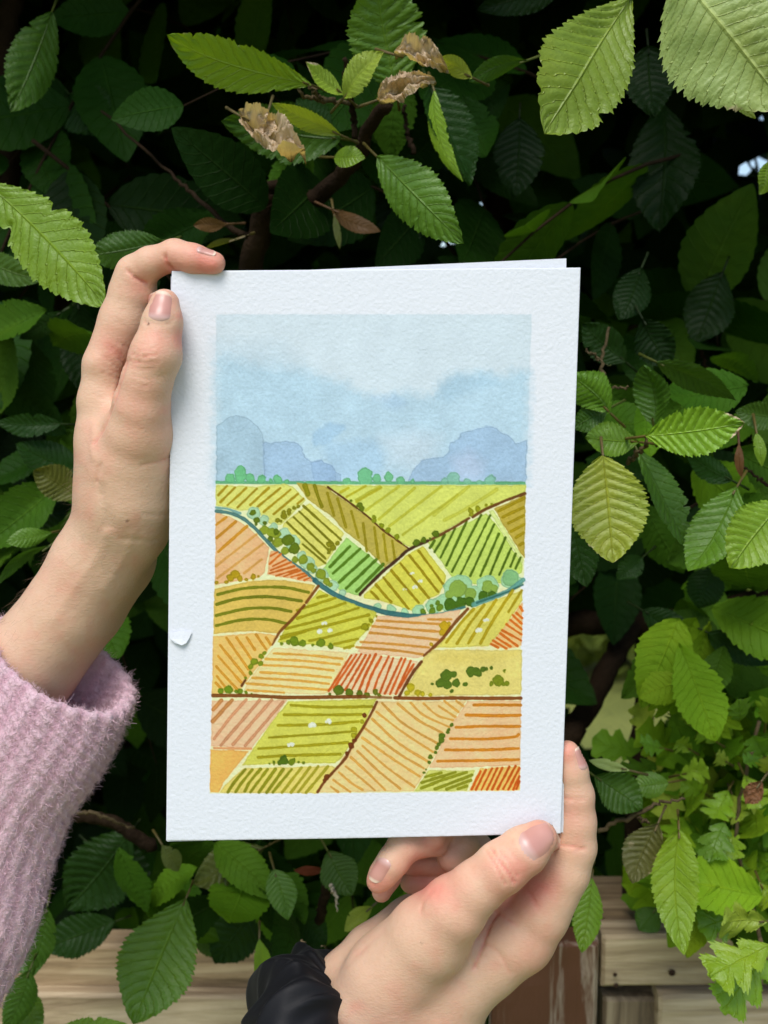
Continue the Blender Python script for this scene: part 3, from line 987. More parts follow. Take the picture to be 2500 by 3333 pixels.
def board(name, x0, x1, y0, y1, d, thick, mat, label=None, knots=(), tilt=0.0):
    """a plank whose front face spans the given rectangle of the 1659 view at distance d"""
    a = W(x0 * K, y0 * K, d)
    b = W(x1 * K, y1 * K, d)
    xa, xb = sorted((a[0], b[0]))
    zb, za = sorted((a[2], b[2]))
    yf = (a[1] + b[1]) / 2
    nx = max(2, int((xb - xa) / .006))
    nz = max(2, int((za - zb) / .006))
    bev = .0022
    xs = np.concatenate([[xa, xa + bev], np.linspace(xa + bev, xb - bev, nx)[1:-1], [xb - bev, xb]])
    zs = np.concatenate([[zb, zb + bev], np.linspace(zb + bev, za - bev, nz)[1:-1], [za - bev, za]])
    X, Z = np.meshgrid(xs, zs, indexing='xy')
    edge = ((X <= xa + 1e-6) | (X >= xb - 1e-6) | (Z <= zb + 1e-6) | (Z >= za - 1e-6))
    Y = np.where(edge, yf + bev, yf) + (fbm(X * 30 + d * 9, Z * 60, int(x0)) - .5) * .0022
    wob = (vnoise(X * 14 + 3.1, Z * 0 + x0, 5) - .5) * .003
    Z = Z + wob * ((Z >= za - .004) | (Z <= zb + .004)) + tilt * (X - xa)
    Vf = np.stack([X, Y, Z], -1).reshape(-1, 3)
    for kx, ky, kr in knots:
        kp = W(kx * K, ky * K, d)
        rr = np.hypot(Vf[:, 0] - kp[0], Vf[:, 2] - kp[2])
        Vf[:, 1] += .004 * np.clip(1 - rr / (kr * K / F * d), 0, 1)
    Vb = Vf.copy()
    Vb[:, 1] = yf + thick
    n0 = len(Vf)
    h, w = X.shape
    idx = np.arange(n0).reshape(h, w)
    q = [np.stack([idx[:-1, :-1], idx[:-1, 1:], idx[1:, 1:], idx[1:, :-1]], -1).reshape(-1, 4)]
    q.append(q[0][:, ::-1] + n0)
    for line, flip in ((idx[0], 0), (idx[-1], 1), (idx[:, 0], 1), (idx[:, -1], 0)):
        s = np.stack([line[:-1], line[:-1] + n0, line[1:] + n0, line[1:]], -1)
        q.append(s[:, ::-1] if flip else s)
    me = mesh_np(name, np.vstack([Vf, Vb]), np.vstack(q), smooth=False)
    o = obj(name, me, mat, fence)
    if label:
        o['label'] = label
    return o


def nail_head(px, py, r, d):
    c = W(px * K, py * K, d)
    rr = r * K / F * d
    V = [c + np.array([0, -.0012, 0])]
    for k in range(10):
        a = 2 * math.pi * k / 10
        V.append(c + np.array([math.cos(a) * rr, .0004, math.sin(a) * rr]))
    Qf = [(0, 1 + k, 1 + (k + 1) % 10, 1 + (k + 1) % 10) for k in range(10)]
    obj('nail_head', polymesh('nail_head', V, Qf), M_RUST, fence)


M_RUST = bark_material('rusty_iron', (.03, .02, .015), (.09, .05, .03))
board('plank', -400, 700, 2042, 2142, .72, .02, M_PALE)
board('plank', -400, 690, 2146, 2270, .715, .02, M_PALE2)
board('plank', -400, 1060, 2274, 2420, .72, .02, M_PALE)
board('upright', 690, 1048, 2080, 2600, .735, .018, M_UP)
board('painted_board', 1062, 1287, 2020, 2600, .70, .02, M_BROWN, 'flaking dark brown painted upright board')
board('plank', 1302, 1860, 1984, 2020, .725, .06, M_PALE, tilt=.01)
board('plank', 1300, 1860, 2022, 2142, .70, .02, M_PALE2, tilt=.01)
board('block', 1300, 1418, 2150, 2420, .715, .06, M_UP)
board('plank', 1422, 1860, 2150, 2290, .70, .02, M_PALE2)
for p in ((1329, 2106, 5), (1331, 2129, 6), (1452, 2102, 8)):
    nail_head(p[0], p[1], p[2], .6985)


# ================================================================== the painted card
quad = [(559, 882), (1890, 871), (1825, 2713), (541, 2737)]
rays = np.array([(W(x, y, 1.0) - CAM) for x, y in quad])
A = np.stack([rays[0], -rays[1], rays[2], -rays[3]], 1)
_, _, vt = np.linalg.svd(A)
dep = vt[-1] * np.sign(vt[-1][0])
cor = rays * dep[:, None]
hgt = (np.linalg.norm(cor[0] - cor[3]) + np.linalg.norm(cor[1] - cor[2])) / 2
dep = dep * (.210 / hgt)
TL, TR, BR, BL = CAM + rays * dep[:, None]
CN = np.cross(TR - TL, BL - TL)
CN /= np.linalg.norm(CN)
if CN @ (CAM - TL) < 0:
    CN = -CN                                   # card normal, towards the viewer


def card_depth(px, py):
    r = (np.asarray(px, float)[..., None] - 1250) / F * RIGHT - (np.asarray(py, float)[..., None] - 1666.5) / F * UP + FWD
    return ((TL - CAM) @ CN) / (r @ CN)


def painting(PX, PY):
    """paint colours on the sheet; PX, PY give each sheet point's place on the measured picture"""
    ny, nx = PX.shape
    paper = np.array([223, 228, 239.])
    img = np.empty((ny, nx, 3))
    img[:] = paper
    wob = (fbm(PX / 16, PY / 16, 5, 3) - .5) * 7
    grain = fbm(PX / 5.0, PY / 5.0, 21, 3) - .5
    pool = fbm(PX / 60, PY / 60, 31, 3) - .5
    OFF = {'A': (650, 1000, .6631), 'B': (650, 1520, .3315), 'C': (1180, 1520, .3315), 'D': (650, 2050, .3315), 'E': (1180, 2050, .3315)}
    cy = np.linspace(0, 1, ny)

    def to_src(c, pts):
        ox, oy, s = OFF[c]
        return np.array([(ox + p[0] * s, oy + p[1] * s) for p in pts])

    def block(x0, x1, y0, y1):
        r0 = np.searchsorted(PY[:, 0], y0 - 30)
        r1 = np.searchsorted(PY[:, 0], y1 + 30)
        mid = PX[ny // 2]
        c0 = np.searchsorted(mid, x0 - 50)
        c1 = np.searchsorted(mid, x1 + 50)
        return slice(max(r0, 0), min(r1, ny)), slice(max(c0, 0), min(c1, nx))

    def put(sl, sd, col, alpha, edge, soft, wobk=1.0, var=1.0):
        d = sd + wob[sl] * wobk
        a = np.clip(.5 - d / soft, 0, 1)
        e = np.clip(1 - np.abs(d + 2.2) / 2.4, 0, 1) * edge
        g = 1 + var * (.10 * pool[sl] + .10 * grain[sl])
        c = np.clip(np.asarray(col)[None, None] * g[..., None] * (1 - e[..., None]), 0, 255)
        aa = (a * alpha)[..., None]
        img[sl] = img[sl] * (1 - aa) + c * aa

    def seg_dist(X, Y, P, closed=False):
        D = np.full(X.shape, 1e9)
        m = len(P)
        for i in range(m if closed else m - 1):
            a = P[i]
            b = P[(i + 1) % m]
            ab = b - a
            t = np.clip(((X - a[0]) * ab[0] + (Y - a[1]) * ab[1]) / (ab @ ab + 1e-9), 0, 1)
            D = np.minimum(D, np.hypot(X - a[0] - t * ab[0], Y - a[1] - t * ab[1]))
        return D

    def poly(c, pts, col, alpha=1.0, edge=.10, soft=2.5, wobk=.8, var=1.0):
        P = to_src(c, pts)
        sl = block(P[:, 0].min(), P[:, 0].max(), P[:, 1].min(), P[:, 1].max())
        X, Y = PX[sl], PY[sl]
        ins = np.zeros(X.shape, bool)
        m = len(P)
        for i in range(m):
            a = P[i]
            b = P[(i + 1) % m]
            if a[1] == b[1]:
                continue
            cr = ((a[1] > Y) != (b[1] > Y)) & (X < (b[0] - a[0]) * (Y - a[1]) / (b[1] - a[1]) + a[0])
            ins ^= cr
        D = seg_dist(X, Y, P, True)
        put(sl, np.where(ins, -D, D), col, alpha, edge, soft, wobk, var)

    def strokes(c, lst, w, col, alpha=.9, edge=.14):
        for L in lst:
            P = smooth_path(to_src(c, L), max(2, 6 * (len(L) - 1))) if len(L) > 2 else to_src(c, L)
            r = w * OFF[c][2]
            sl = block(P[:, 0].min() - r, P[:, 0].max() + r, P[:, 1].min() - r, P[:, 1].max() + r)
            k = 1 + .16 * (random.random() - .5)
            put(sl, seg_dist(PX[sl], PY[sl], P) - r * k, np.array(col) * (1 + .08 * (random.random() - .5)), alpha, edge, 2.2, .45)

    def blobs(c, lst, col, alpha=.95, edge=.16):
        ox, oy, s = OFF[c]
        Q = np.array([(ox + b[0] * s, oy + b[1] * s, b[2] * s) for b in lst])
        sl = block((Q[:, 0] - Q[:, 2]).min(), (Q[:, 0] + Q[:, 2]).max(), (Q[:, 1] - Q[:, 2]).min(), (Q[:, 1] + Q[:, 2]).max())
        D = np.full(PX[sl].shape, 1e9)
        for x, y, r in Q:
            D = np.minimum(D, np.hypot(PX[sl] - x, PY[sl] - y) - r)
        put(sl, D, col, alpha, edge, 2.2, 1.7)

    # ---- sky
    sky_rect = [(82, 35), (1630, 35), (1602, 862), (82, 862)]
    poly('A', sky_rect, (206, 220, 232), 1, .02, 5, .5, .45)
    poly('A', [(82, 180), (400, 200), (560, 330), (600, 560), (400, 860), (82, 860)], (186, 209, 226), .6, 0, 90, 3)
    poly('A', [(82, 275), (120, 240), (330, 300), (480, 310), (620, 345), (720, 370), (770, 410), (880, 435), (930, 440), (1010, 415), (1145, 437), (1185, 372),
               (1250, 325), (1400, 320), (1500, 338), (1560, 308), (1620, 315), (1604, 862), (82, 862)], (178, 207, 227), .8, .015, 44, 4)
    poly('A', [(850, 440), (960, 430), (1010, 470), (990, 500), (930, 495)], (168, 196, 224), .5, .02, 30, 3)
    poly('A', [(1180, 375), (1290, 325), (1420, 330), (1470, 380), (1300, 420), (1220, 470), (1160, 440)], (168, 198, 220), .55, .0, 30, 3)
    poly('A', [(555, 615), (640, 566), (712, 575), (716, 600), (640, 660), (560, 690)], (164, 196, 224), .75, .04, 12, 2)
    poly('A', [(600, 660), (860, 650), (910, 720), (880, 860), (640, 860)], (170, 200, 226), .7, 0, 30, 3)
    poly('A', [(890, 640), (1050, 600), (1180, 640), (1150, 730), (1060, 800), (940, 760)], (200, 216, 231), .7, 0, 60, 3)
    poly('A', [(82, 580), (130, 546), (180, 527), (235, 542), (285, 580), (312, 625), (317, 668), (330, 760), (318, 858), (82, 858)], (166, 193, 213), .85, .14, 4, 1)
    poly('A', [(310, 665), (370, 660), (430, 653), (480, 665), (508, 700), (520, 730), (545, 758), (600, 750), (650, 775), (668, 805), (695, 815), (697, 858), (318, 858)],
         (160, 188, 218), .8, .15, 4, 1.4)
    poly('A', [(545, 762), (600, 750), (650, 775), (668, 805), (670, 858), (560, 858)], (152, 182, 218), .5, .12, 4, 1)
    poly('A', [(1020, 858), (1040, 810), (1085, 752), (1140, 740), (1195, 735), (1218, 710), (1225, 665), (1265, 650), (1280, 620), (1350, 595), (1410, 580), (1460, 592),
               (1475, 610), (1520, 630), (1550, 668), (1580, 655), (1607, 650), (1602, 860)], (160, 188, 218), .8, .15, 4, 1.4)
    poly('A', [(1240, 740), (1330, 700), (1400, 760), (1380, 850), (1250, 850)], (186, 200, 226), .6, 0, 40, 3)
    # ---- horizon trees
    poly('A', [(80, 852), (1600, 855), (1600, 874), (80, 868)], (104, 174, 128), .95, .1, 3, .6)
    blobs('A', [(150, 838, 24), (202, 806, 28), (202, 830, 30), (250, 838, 25), (305, 843, 22), (385, 846, 24), (430, 856, 12), (350, 856, 14)], (112, 186, 134))
    blobs('A', [(720, 856, 20), (812, 820, 34), (812, 845, 36), (868, 842, 22), (925, 834, 24), (985, 850, 20), (1045, 857, 12)], (116, 186, 140))
    blobs('A', [(1246, 832, 30), (1246, 850, 30), (1200, 858, 18), (1310, 855, 20), (1425, 850, 28), (1370, 860, 14)], (128, 186, 158), .75)
    # ---- ground of the fields
    poly('A', [(82, 868), (1600, 872), (1590, 1359), (76, 1359)], (232, 232, 186), 1, .0, 3, .4)
    poly('B', [(150, 1100), (3150, 1100), (3145, 3175), (100, 3203)], (240, 226, 182), 1, .0, 3, .4)
    # ---- upper fields
    poly('B', [(160, 178), (560, 190), (830, 165), (920, 192), (1045, 325), (1000, 370), (800, 570), (690, 560), (600, 470), (480, 420), (390, 425), (160, 380)], (212, 214, 122))
    strokes('B', [[(270, 185), (185, 275)], [(350, 200), (205, 345)], [(460, 205), (275, 375)], [(565, 210), (375, 395)], [(680, 205), (500, 370)], [(795, 205), (570, 390)],
                  [(895, 220), (630, 440)], [(965, 265), (730, 460)], [(1020, 310), (960, 360)]], 12, (172, 146, 22))
    poly('B', [(950, 152), (1220, 182), (1659, 490), (2045, 790), (2010, 830), (1935, 890), (1815, 980), (1640, 800), (1430, 632), (1280, 470), (1065, 320)], (186, 172, 84))
    strokes('B', [[(1035, 180), (1065, 265)]], 25, (134, 132, 14))
    strokes('B', [[(1130, 182), (1165, 290), (1200, 385)]], 18, (136, 132, 12))
    strokes('B', [[(1255, 255), (1320, 475)], [(1355, 310), (1435, 585)], [(1490, 430), (1560, 690)], [(1605, 550), (1640, 820)], [(1714, 590), (1754, 890)], [(1804, 660), (1839, 915)],
                  [(1890, 720), (1915, 900)]], 14, (160, 148, 22))
    poly('C', [(-370, 178), (1600, 176), (1600, 250), (1390, 335), (1060, 485), (650, 705), (470, 785), (430, 775), (0, 455), (-345, 190)], (205, 212, 112))
    strokes('B', [[(1460, 205), (1385, 245)], [(1630, 185), (1445, 290)], [(1780, 200), (1540, 340)]], 12, (186, 176, 30), .75)
    strokes('C', [[(170, 190), (-60, 320)], [(355, 190), (30, 425)], [(510, 205), (160, 510)], [(770, 190), (265, 575)], [(930, 270), (395, 660)]], 13, (184, 182, 46), .65)
    strokes('C', [[(1315, 220), (1040, 395), (800, 520)], [(1040, 190), (700, 470)]], 19, (184, 184, 56), .55)
    poly('B', [(1080, 350), (1425, 650), (1230, 955), (1150, 975), (990, 820), (940, 740), (815, 590), (830, 545)], (214, 211, 116))
    strokes('B', [[(1020, 380), (1390, 710)], [(980, 435), (1310, 750)], [(925, 490), (1265, 810)], [(860, 540), (1235, 895)], [(1015, 755), (1235, 940)]], 11, (124, 122, 14))
    poly('B', [(1440, 682), (1659, 858), (1810, 990), (1560, 1262), (1370, 1205), (1215, 990), (1240, 955)], (168, 210, 120))
    strokes('B', [[(1475, 775), (1280, 975)], [(1575, 800), (1310, 1040)], [(1655, 865), (1370, 1125)], [(1735, 905), (1440, 1185)], [(1800, 950), (1540, 1215)]], 15, (86, 124, 20))
    poly('C', [(440, 855), (590, 772), (820, 1060), (810, 1120), (750, 1250), (640, 1290), (500, 1410), (350, 1360), (150, 1300), (10, 1285), (20, 1245), (350, 930)], (210, 206, 88))
    strokes('C', [[(550, 820), (800, 1160)], [(460, 865), (740, 1220)], [(370, 940), (650, 1280)], [(280, 1010), (550, 1325)], [(205, 1080), (450, 1385)], [(130, 1150), (280, 1320)],
                  [(85, 1215), (155, 1290)]], 13, (162, 142, 14))
    poly('C', [(640, 735), (1210, 455), (1300, 545), (1575, 960), (1560, 1040), (1360, 1140), (1100, 1150), (875, 1085)], (190, 211, 108))
    poly('C', [(1235, 430), (1285, 420), (1580, 890), (1572, 960), (1330, 580)], (206, 220, 142), .9)
    strokes('C', [[(705, 720), (660, 790)], [(805, 665), (705, 830)], [(905, 600), (765, 885)], [(1020, 530), (820, 960)], [(1160, 470), (875, 1025)], [(1250, 475), (955, 1060)],
                  [(1290, 560), (1055, 1065)], [(1335, 655), (1155, 1065)], [(1400, 690), (1250, 1050)], [(1455, 800), (1340, 1055)], [(1500, 850), (1450, 975)], [(1550, 885), (1500, 995)]],
            12, (78, 106, 14))
    poly('C', [(1285, 408), (1598, 270), (1590, 895), (1550, 850)], (186, 168, 74))
    strokes('C', [[(1585, 305), (1335, 430)], [(1580, 395), (1375, 490)], [(1580, 475), (1430, 550)], [(1580, 565), (1455, 630)], [(1578, 645), (1505, 690)], [(1575, 745), (1540, 765)]],
            16, (166, 146, 16))
    # ---- tracks, upper half
    strokes('B', [[(1260, 195), (1450, 330), (1659, 490), (1780, 600), (2045, 792)]], 10, (98, 58, 20))
    strokes('C', [[(1080, 488), (1200, 415), (1400, 330), (1592, 258)]], 15, (104, 60, 18))
    strokes('C', [[(660, 712), (860, 610), (1045, 500)]], 12, (112, 66, 22))
    strokes('C', [[(-25, 1248), (0, 1215), (200, 1020), (340, 905), (455, 805), (640, 720)]], 16, (62, 32, 14))
    blobs('B', [(825, 440, 24), (828, 480, 28), (880, 420, 26), (880, 450, 20), (930, 395, 26), (965, 385, 18), (770, 520, 20), (800, 530, 14)], (134, 132, 18))
    blobs('B', [(1270, 760, 28), (1275, 810, 22), (1310, 790, 30), (1352, 748, 18), (1270, 840, 14)], (134, 132, 18))
    blobs('B', [(1572, 370, 32), (1590, 410, 32), (1485, 330, 12)], (100, 116, 16))
    blobs('C', [(112, 490, 26), (112, 520, 26), (182, 570, 22), (252, 615, 24), (330, 680, 26), (400, 755, 16)], (134, 146, 22))
    blobs('C', [(520, 740, 36), (600, 715, 26), (660, 700, 14), (712, 648, 36)], (92, 116, 18))
    blobs('C', [(1060, 430, 32), (1062, 465, 28), (1130, 408, 26), (1210, 370, 17), (1266, 360, 15)], (150, 152, 24))
    # ---- hedge along the stream
    blobs('B', [(540, 455, 66), (630, 525, 52), (720, 605, 56), (830, 660, 68), (910, 740, 76), (1000, 870, 52), (1060, 930, 70), (1105, 1000, 48), (1200, 1060, 66), (1300, 1160, 62),
                (1400, 1230, 40)], (168, 205, 172))
    blobs('C', [(940, 1200, 150), (800, 1320, 90), (1080, 1260, 110), (1225, 1170, 112), (1450, 1100, 96), (1530, 1120, 50), (690, 1360, 80), (550, 1410, 66), (420, 1420, 40), (280, 1390, 48),
                (150, 1370, 40)], (160, 204, 164))
    blobs('C', [(1450, 1090, 82)], (128, 178, 122), .8)
    blobs('B', [(640, 620, 50), (700, 640, 50), (760, 650, 46), (770, 740, 52), (840, 820, 44), (935, 900, 36), (1020, 900, 48), (1085, 975, 40), (1120, 1012, 24), (1190, 1050, 48), (1250, 1120, 34),
                (1290, 1150, 22)], (136, 152, 40))
    blobs('B', [(525, 450, 30), (560, 515, 32), (645, 545, 24), (870, 720, 58), (930, 800, 60), (690, 700, 28), (760, 630, 30), (560, 560, 20)], (96, 116, 18))
    blobs('C', [(930, 1190, 86), (1060, 1240, 56), (850, 1245, 46), (1220, 1170, 58), (1290, 1190, 40)], (136, 164, 62), .85)
    blobs('C', [(860, 1340, 64), (960, 1330, 58), (1050, 1320, 46), (1180, 1260, 46), (1270, 1250, 40)], (70, 106, 18))
    blobs('C', [(760, 1375, 38), (680, 1405, 34), (595, 1410, 27), (735, 1330, 22), (670, 1360, 16)], (104, 134, 30))
    # ---- stream
    strokes('B', [[(165, 398), (280, 412), (400, 455)]], 13, (120, 168, 166), .9)
    strokes('B', [[(165, 432), (290, 450), (420, 500), (530, 585), (640, 700), (760, 825), (900, 935), (1050, 1035), (1130, 1110)]], 17, (72, 118, 118))
    strokes('B', [[(1130, 1105), (1260, 1205), (1420, 1290), (1659, 1375), (1850, 1425), (2050, 1455), (2200, 1460)]], 24, (50, 106, 112))
    strokes('C', [[(560, 1462), (800, 1425), (1000, 1370)]], 13, (76, 138, 140))
    strokes('C', [[(1090, 1345), (1300, 1270), (1450, 1200), (1575, 1105)]], 22, (100, 158, 152), .9)
    strokes('C', [[(1120, 1330), (1400, 1230), (1572, 1155)]], 10, (56, 110, 104), .8)
    # ---- lower fields
    poly('B', [(158, 450), (300, 480), (450, 570), (560, 660), (688, 790), (640, 1035), (590, 1085), (150, 1155)], (230, 184, 138))
    strokes('B', [[(265, 490), (165, 565)], [(355, 535), (170, 695)], [(465, 580), (185, 830)]], 15, (202, 144, 36))
    strokes('B', [[(560, 660), (165, 970)], [(625, 750), (175, 1090)], [(610, 905), (440, 1040)]], 13, (212, 160, 72), .7)
    blobs('B', [(262, 1130, 22), (305, 1085, 34), (350, 1050, 42), (395, 1095, 28), (460, 1100, 22), (525, 1070, 32), (580, 1070, 19), (168, 1130, 18)], (172, 148, 22))
    poly('B', [(700, 815), (760, 825), (900, 935), (1110, 1100), (1100, 1125), (665, 1055), (682, 900)], (236, 182, 134))
    strokes('B', [[(770, 830), (700, 870)], [(800, 850), (690, 950)], [(850, 905), (720, 970)], [(900, 930), (700, 1010)], [(930, 970), (690, 1040)], [(960, 1000), (750, 1065)],
                  [(990, 1010), (830, 1070)], [(1030, 1040), (900, 1075)], [(1050, 1060), (970, 1090)], [(1090, 1080), (1030, 1105)]], 10, (214, 112, 30))
    poly('B', [(143, 1192), (500, 1115), (800, 1100), (1140, 1155), (1040, 1350), (850, 1550), (765, 1632), (500, 1605), (140, 1635)], (214, 186, 98))
    strokes('B', [[(180, 1250), (400, 1195), (600, 1175), (850, 1180), (1070, 1225)], [(170, 1345), (400, 1285), (700, 1270), (1000, 1310)], [(165, 1455), (450, 1390), (700, 1380), (900, 1412)],
                  [(165, 1555), (400, 1500), (650, 1490), (880, 1535)]], 15, (116, 126, 18))
    poly('B', [(1175, 1195), (1330, 1275), (1659, 1390), (1740, 1420), (1690, 1540), (1480, 1780), (1300, 1752), (760, 1715), (855, 1560), (1045, 1350)], (202, 202, 84))
    strokes('B', [[(1250, 1255), (1160, 1275)], [(1330, 1280), (960, 1400)], [(1430, 1330), (960, 1480)], [(1560, 1375), (1200, 1490), (850, 1580)], [(1659, 1445), (1200, 1560), (800, 1659)],
                  [(1659, 1540), (1300, 1650), (1080, 1700)], [(1555, 1679), (1320, 1730)], [(1510, 1749), (1420, 1770)], [(1040, 1609), (800, 1684)]], 14, (164, 154, 20))
    blobs('D', [(815, 130, 22), (870, 115, 32), (930, 105, 48), (1010, 120, 34), (1105, 142, 14), (1190, 115, 42), (1290, 150, 32)], (112, 136, 24))
    blobs('B', [(1620, 1560, 38), (1690, 1500, 28), (1740, 1460, 16)], (150, 148, 22))
    poly('C', [(150, 1448), (450, 1475), (965, 1395), (860, 1600), (720, 1750), (590, 1850), (540, 1872), (-55, 1812), (0, 1720), (95, 1560)], (234, 194, 158))
    strokes('C', [[(140, 1500), (400, 1515), (750, 1535)], [(100, 1555), (500, 1590), (760, 1610)], [(75, 1620), (400, 1650), (740, 1690)], [(-20, 1709), (300, 1730), (650, 1764)],
                  [(-60, 1760), (300, 1790), (590, 1832)], [(640, 1490), (870, 1490)]], 13, (210, 150, 62))
    poly('C', [(1055, 1395), (1150, 1355), (1572, 1205), (1568, 1305), (1400, 1560), (1235, 1755), (705, 1770), (850, 1640)], (214, 206, 106))
    strokes('C', [[(1090, 1390), (960, 1530), (820, 1715)], [(1190, 1350), (1060, 1520), (925, 1725)], [(1310, 1300), (1150, 1540), (1035, 1725)], [(1470, 1210), (1280, 1500), (1155, 1725)],
                  [(1560, 1210), (1430, 1420)]], 15, (180, 158, 22))
    poly('C', [(1568, 1322), (1568, 1640), (1562, 1750), (1400, 1785), (1245, 1745), (1400, 1560)], (240, 190, 132))
    strokes('C', [[(1545, 1370), (1568, 1410)], [(1510, 1430), (1565, 1480)], [(1470, 1450), (1560, 1535)], [(1450, 1500), (1560, 1590)], [(1410, 1540), (1555, 1640)], [(1370, 1600), (1555, 1700)],
                  [(1350, 1629), (1520, 1754)], [(1315, 1674), (1450, 1759)], [(1280, 1699), (1410, 1779)], [(1260, 1734), (1330, 1769)]], 12, (220, 114, 24))
    blobs('C', [(800, 1560, 46), (785, 1615, 38), (850, 1530, 20), (670, 1735, 18)], (190, 160, 26))
    strokes('C', [[(1030, 1388), (900, 1530), (780, 1680), (610, 1845)]], 16, (124, 70, 22))
    strokes('B', [[(1165, 1165), (1050, 1325)], [(1030, 1352), (900, 1500), (800, 1600), (712, 1735)]], 15, (128, 74, 20))
    poly('D', [(135, 62), (560, 25), (760, 45), (700, 155), (580, 350), (420, 560), (380, 600), (122, 632)], (236, 192, 116))
    strokes('D', [[(265, 75), (480, 380)], [(365, 70), (515, 290)], [(465, 70), (545, 190)], [(555, 40), (655, 185)], [(655, 70), (700, 140)], [(205, 150), (450, 450)], [(185, 255), (410, 510)],
                  [(165, 355), (370, 580)], [(170, 450), (260, 565)], [(160, 515), (215, 575)]], 14, (216, 158, 52))
    poly('D', [(730, 165), (1475, 212), (1265, 605), (1200, 628), (430, 605), (475, 500), (675, 230)], (238, 212, 156))
    strokes('D', [[(730, 225), (1050, 240), (1400, 275)], [(650, 280), (1000, 295), (1375, 330)], [(620, 340), (1000, 355), (1315, 390)], [(600, 410), (950, 430), (1290, 460)],
                  [(520, 465), (900, 485), (1270, 520)], [(460, 520), (850, 550), (1260, 580)], [(470, 585), (830, 610)]], 12, (224, 168, 70))
    blobs('D', [(640, 220, 22), (605, 260, 26), (600, 320, 24), (540, 310, 38), (510, 350, 28), (500, 420, 23), (455, 465, 14)], (126, 144, 26))
    strokes('D', [[(450, 490), (415, 545)]], 12, (100, 54, 20))
    blobs('D', [(210, 600, 28), (290, 585, 45), (360, 605, 22), (400, 598, 28), (460, 610, 22), (510, 622, 13)], (108, 138, 24))
    poly('E', [(-95, 218), (0, 218), (540, 302), (350, 625), (-325, 618)], (243, 204, 168))
    strokes('E', [[(-109, 240), (-329, 590)], [(-59, 235), (-279, 560)], [(-14, 230), (-229, 570)], [(31, 240), (-169, 580)], [(75, 240), (-110, 590)], [(130, 232), (30, 430), (-40, 600)],
                  [(185, 255), (90, 430), (30, 600)], [(255, 255), (150, 470), (110, 590)], [(300, 270), (170, 610)], [(380, 270), (220, 615)], [(420, 275), (270, 620)], [(470, 298), (325, 620)],
                  [(500, 328), (360, 560)]], 12, (208, 94, 26))
    poly('E', [(690, 185), (1562, 195), (1558, 635), (405, 640), (430, 560), (600, 265)], (220, 206, 126))
    poly('E', [(700, 210), (1500, 230), (1300, 290), (900, 330), (720, 300)], (206, 186, 90), .35, 0, 30, 3)
    blobs('E', [(820, 440, 62), (885, 430, 34), (760, 510, 48), (830, 530, 44), (915, 510, 42), (683, 520, 18), (1000, 530, 20), (877, 587, 20), (1060, 405, 48), (1110, 400, 45), (1140, 430, 26),
                (1180, 375, 26), (1215, 380, 14), (1265, 375, 19)], (84, 112, 26))
    blobs('E', [(1390, 390, 21), (1335, 495, 55), (1260, 525, 24), (1415, 520, 24), (1380, 530, 22)], (122, 136, 26))
    blobs('E', [(470, 560, 40), (430, 605, 30), (540, 610, 32), (585, 620, 20), (655, 630, 24)], (186, 172, 32))
    blobs('D', [(1365, 590, 50), (1475, 605, 42), (1570, 615, 32), (1640, 630, 26), (1280, 620, 10)], (92, 114, 22))
    blobs('E', [(40, 635, 36), (125, 605, 32), (160, 630, 22)], (110, 122, 26))
    strokes('D', [[(135, 642), (500, 640), (860, 655), (1300, 650), (1620, 645)]], 18, (122, 68, 20))
    strokes('E', [[(0, 645), (280, 657)]], 12, (140, 96, 48), .8)
    strokes('E', [[(315, 657), (580, 665), (900, 662), (1250, 667), (1550, 667)]], 18, (124, 66, 20))
    strokes('E', [[(575, 305), (480, 430), (360, 640)]], 15, (104, 54, 18))
    poly('D', [(122, 692), (860, 682), (740, 860), (505, 1165), (112, 1138)], (234, 192, 156))
    strokes('D', [[(215, 690), (135, 780)], [(320, 685), (130, 895)]], 21, (190, 132, 74))
    strokes('D', [[(460, 680), (300, 860), (145, 1065)], [(590, 685), (210, 1130)], [(710, 680), (330, 1120)], [(820, 700), (450, 1130)]], 17, (206, 148, 108), .85)
    strokes('D', [[(145, 1157), (505, 1162)]], 14, (222, 158, 108))
    poly('D', [(106, 1172), (490, 1182), (385, 1310), (235, 1500), (190, 1595), (102, 1597)], (236, 182, 100))
    poly('D', [(872, 692), (1735, 668), (1660, 820), (1600, 960), (1380, 1265), (1335, 1298), (830, 1306), (415, 1326), (525, 1160), (705, 900)], (206, 206, 96))
    strokes('D', [[(900, 730), (1250, 750), (1690, 742)], [(830, 825), (1200, 825), (1585, 820)], [(770, 930), (1200, 920), (1560, 890)], [(685, 1050), (1100, 1020), (1475, 990)],
                  [(580, 1160), (1000, 1130), (1455, 1095)], [(575, 1245), (900, 1225), (1380, 1210)]], 14, (168, 158, 22))
    blobs('D', [(690, 1305, 18), (730, 1295, 24), (910, 1290, 36), (970, 1290, 22), (1020, 1297, 18)], (112, 132, 22))
    blobs('D', [(830, 1270, 45), (790, 1290, 26)], (82, 112, 20))
    blobs('D', [(1515, 970, 32), (1510, 1020, 28), (1590, 890, 22)], (166, 160, 30))
    poly('D', [(430, 1352), (1300, 1325), (1335, 1342), (1220, 1490), (1155, 1597), (195, 1597), (250, 1520)], (222, 206, 118))
    strokes('D', [[(450, 1365), (350, 1480), (280, 1590)], [(520, 1365), (420, 1490), (355, 1585)], [(600, 1360), (500, 1480), (445, 1580)], [(670, 1360), (500, 1588)], [(745, 1360), (585, 1588)],
                  [(825, 1360), (660, 1590)], [(905, 1360), (720, 1588)]], 15, (140, 142, 20))
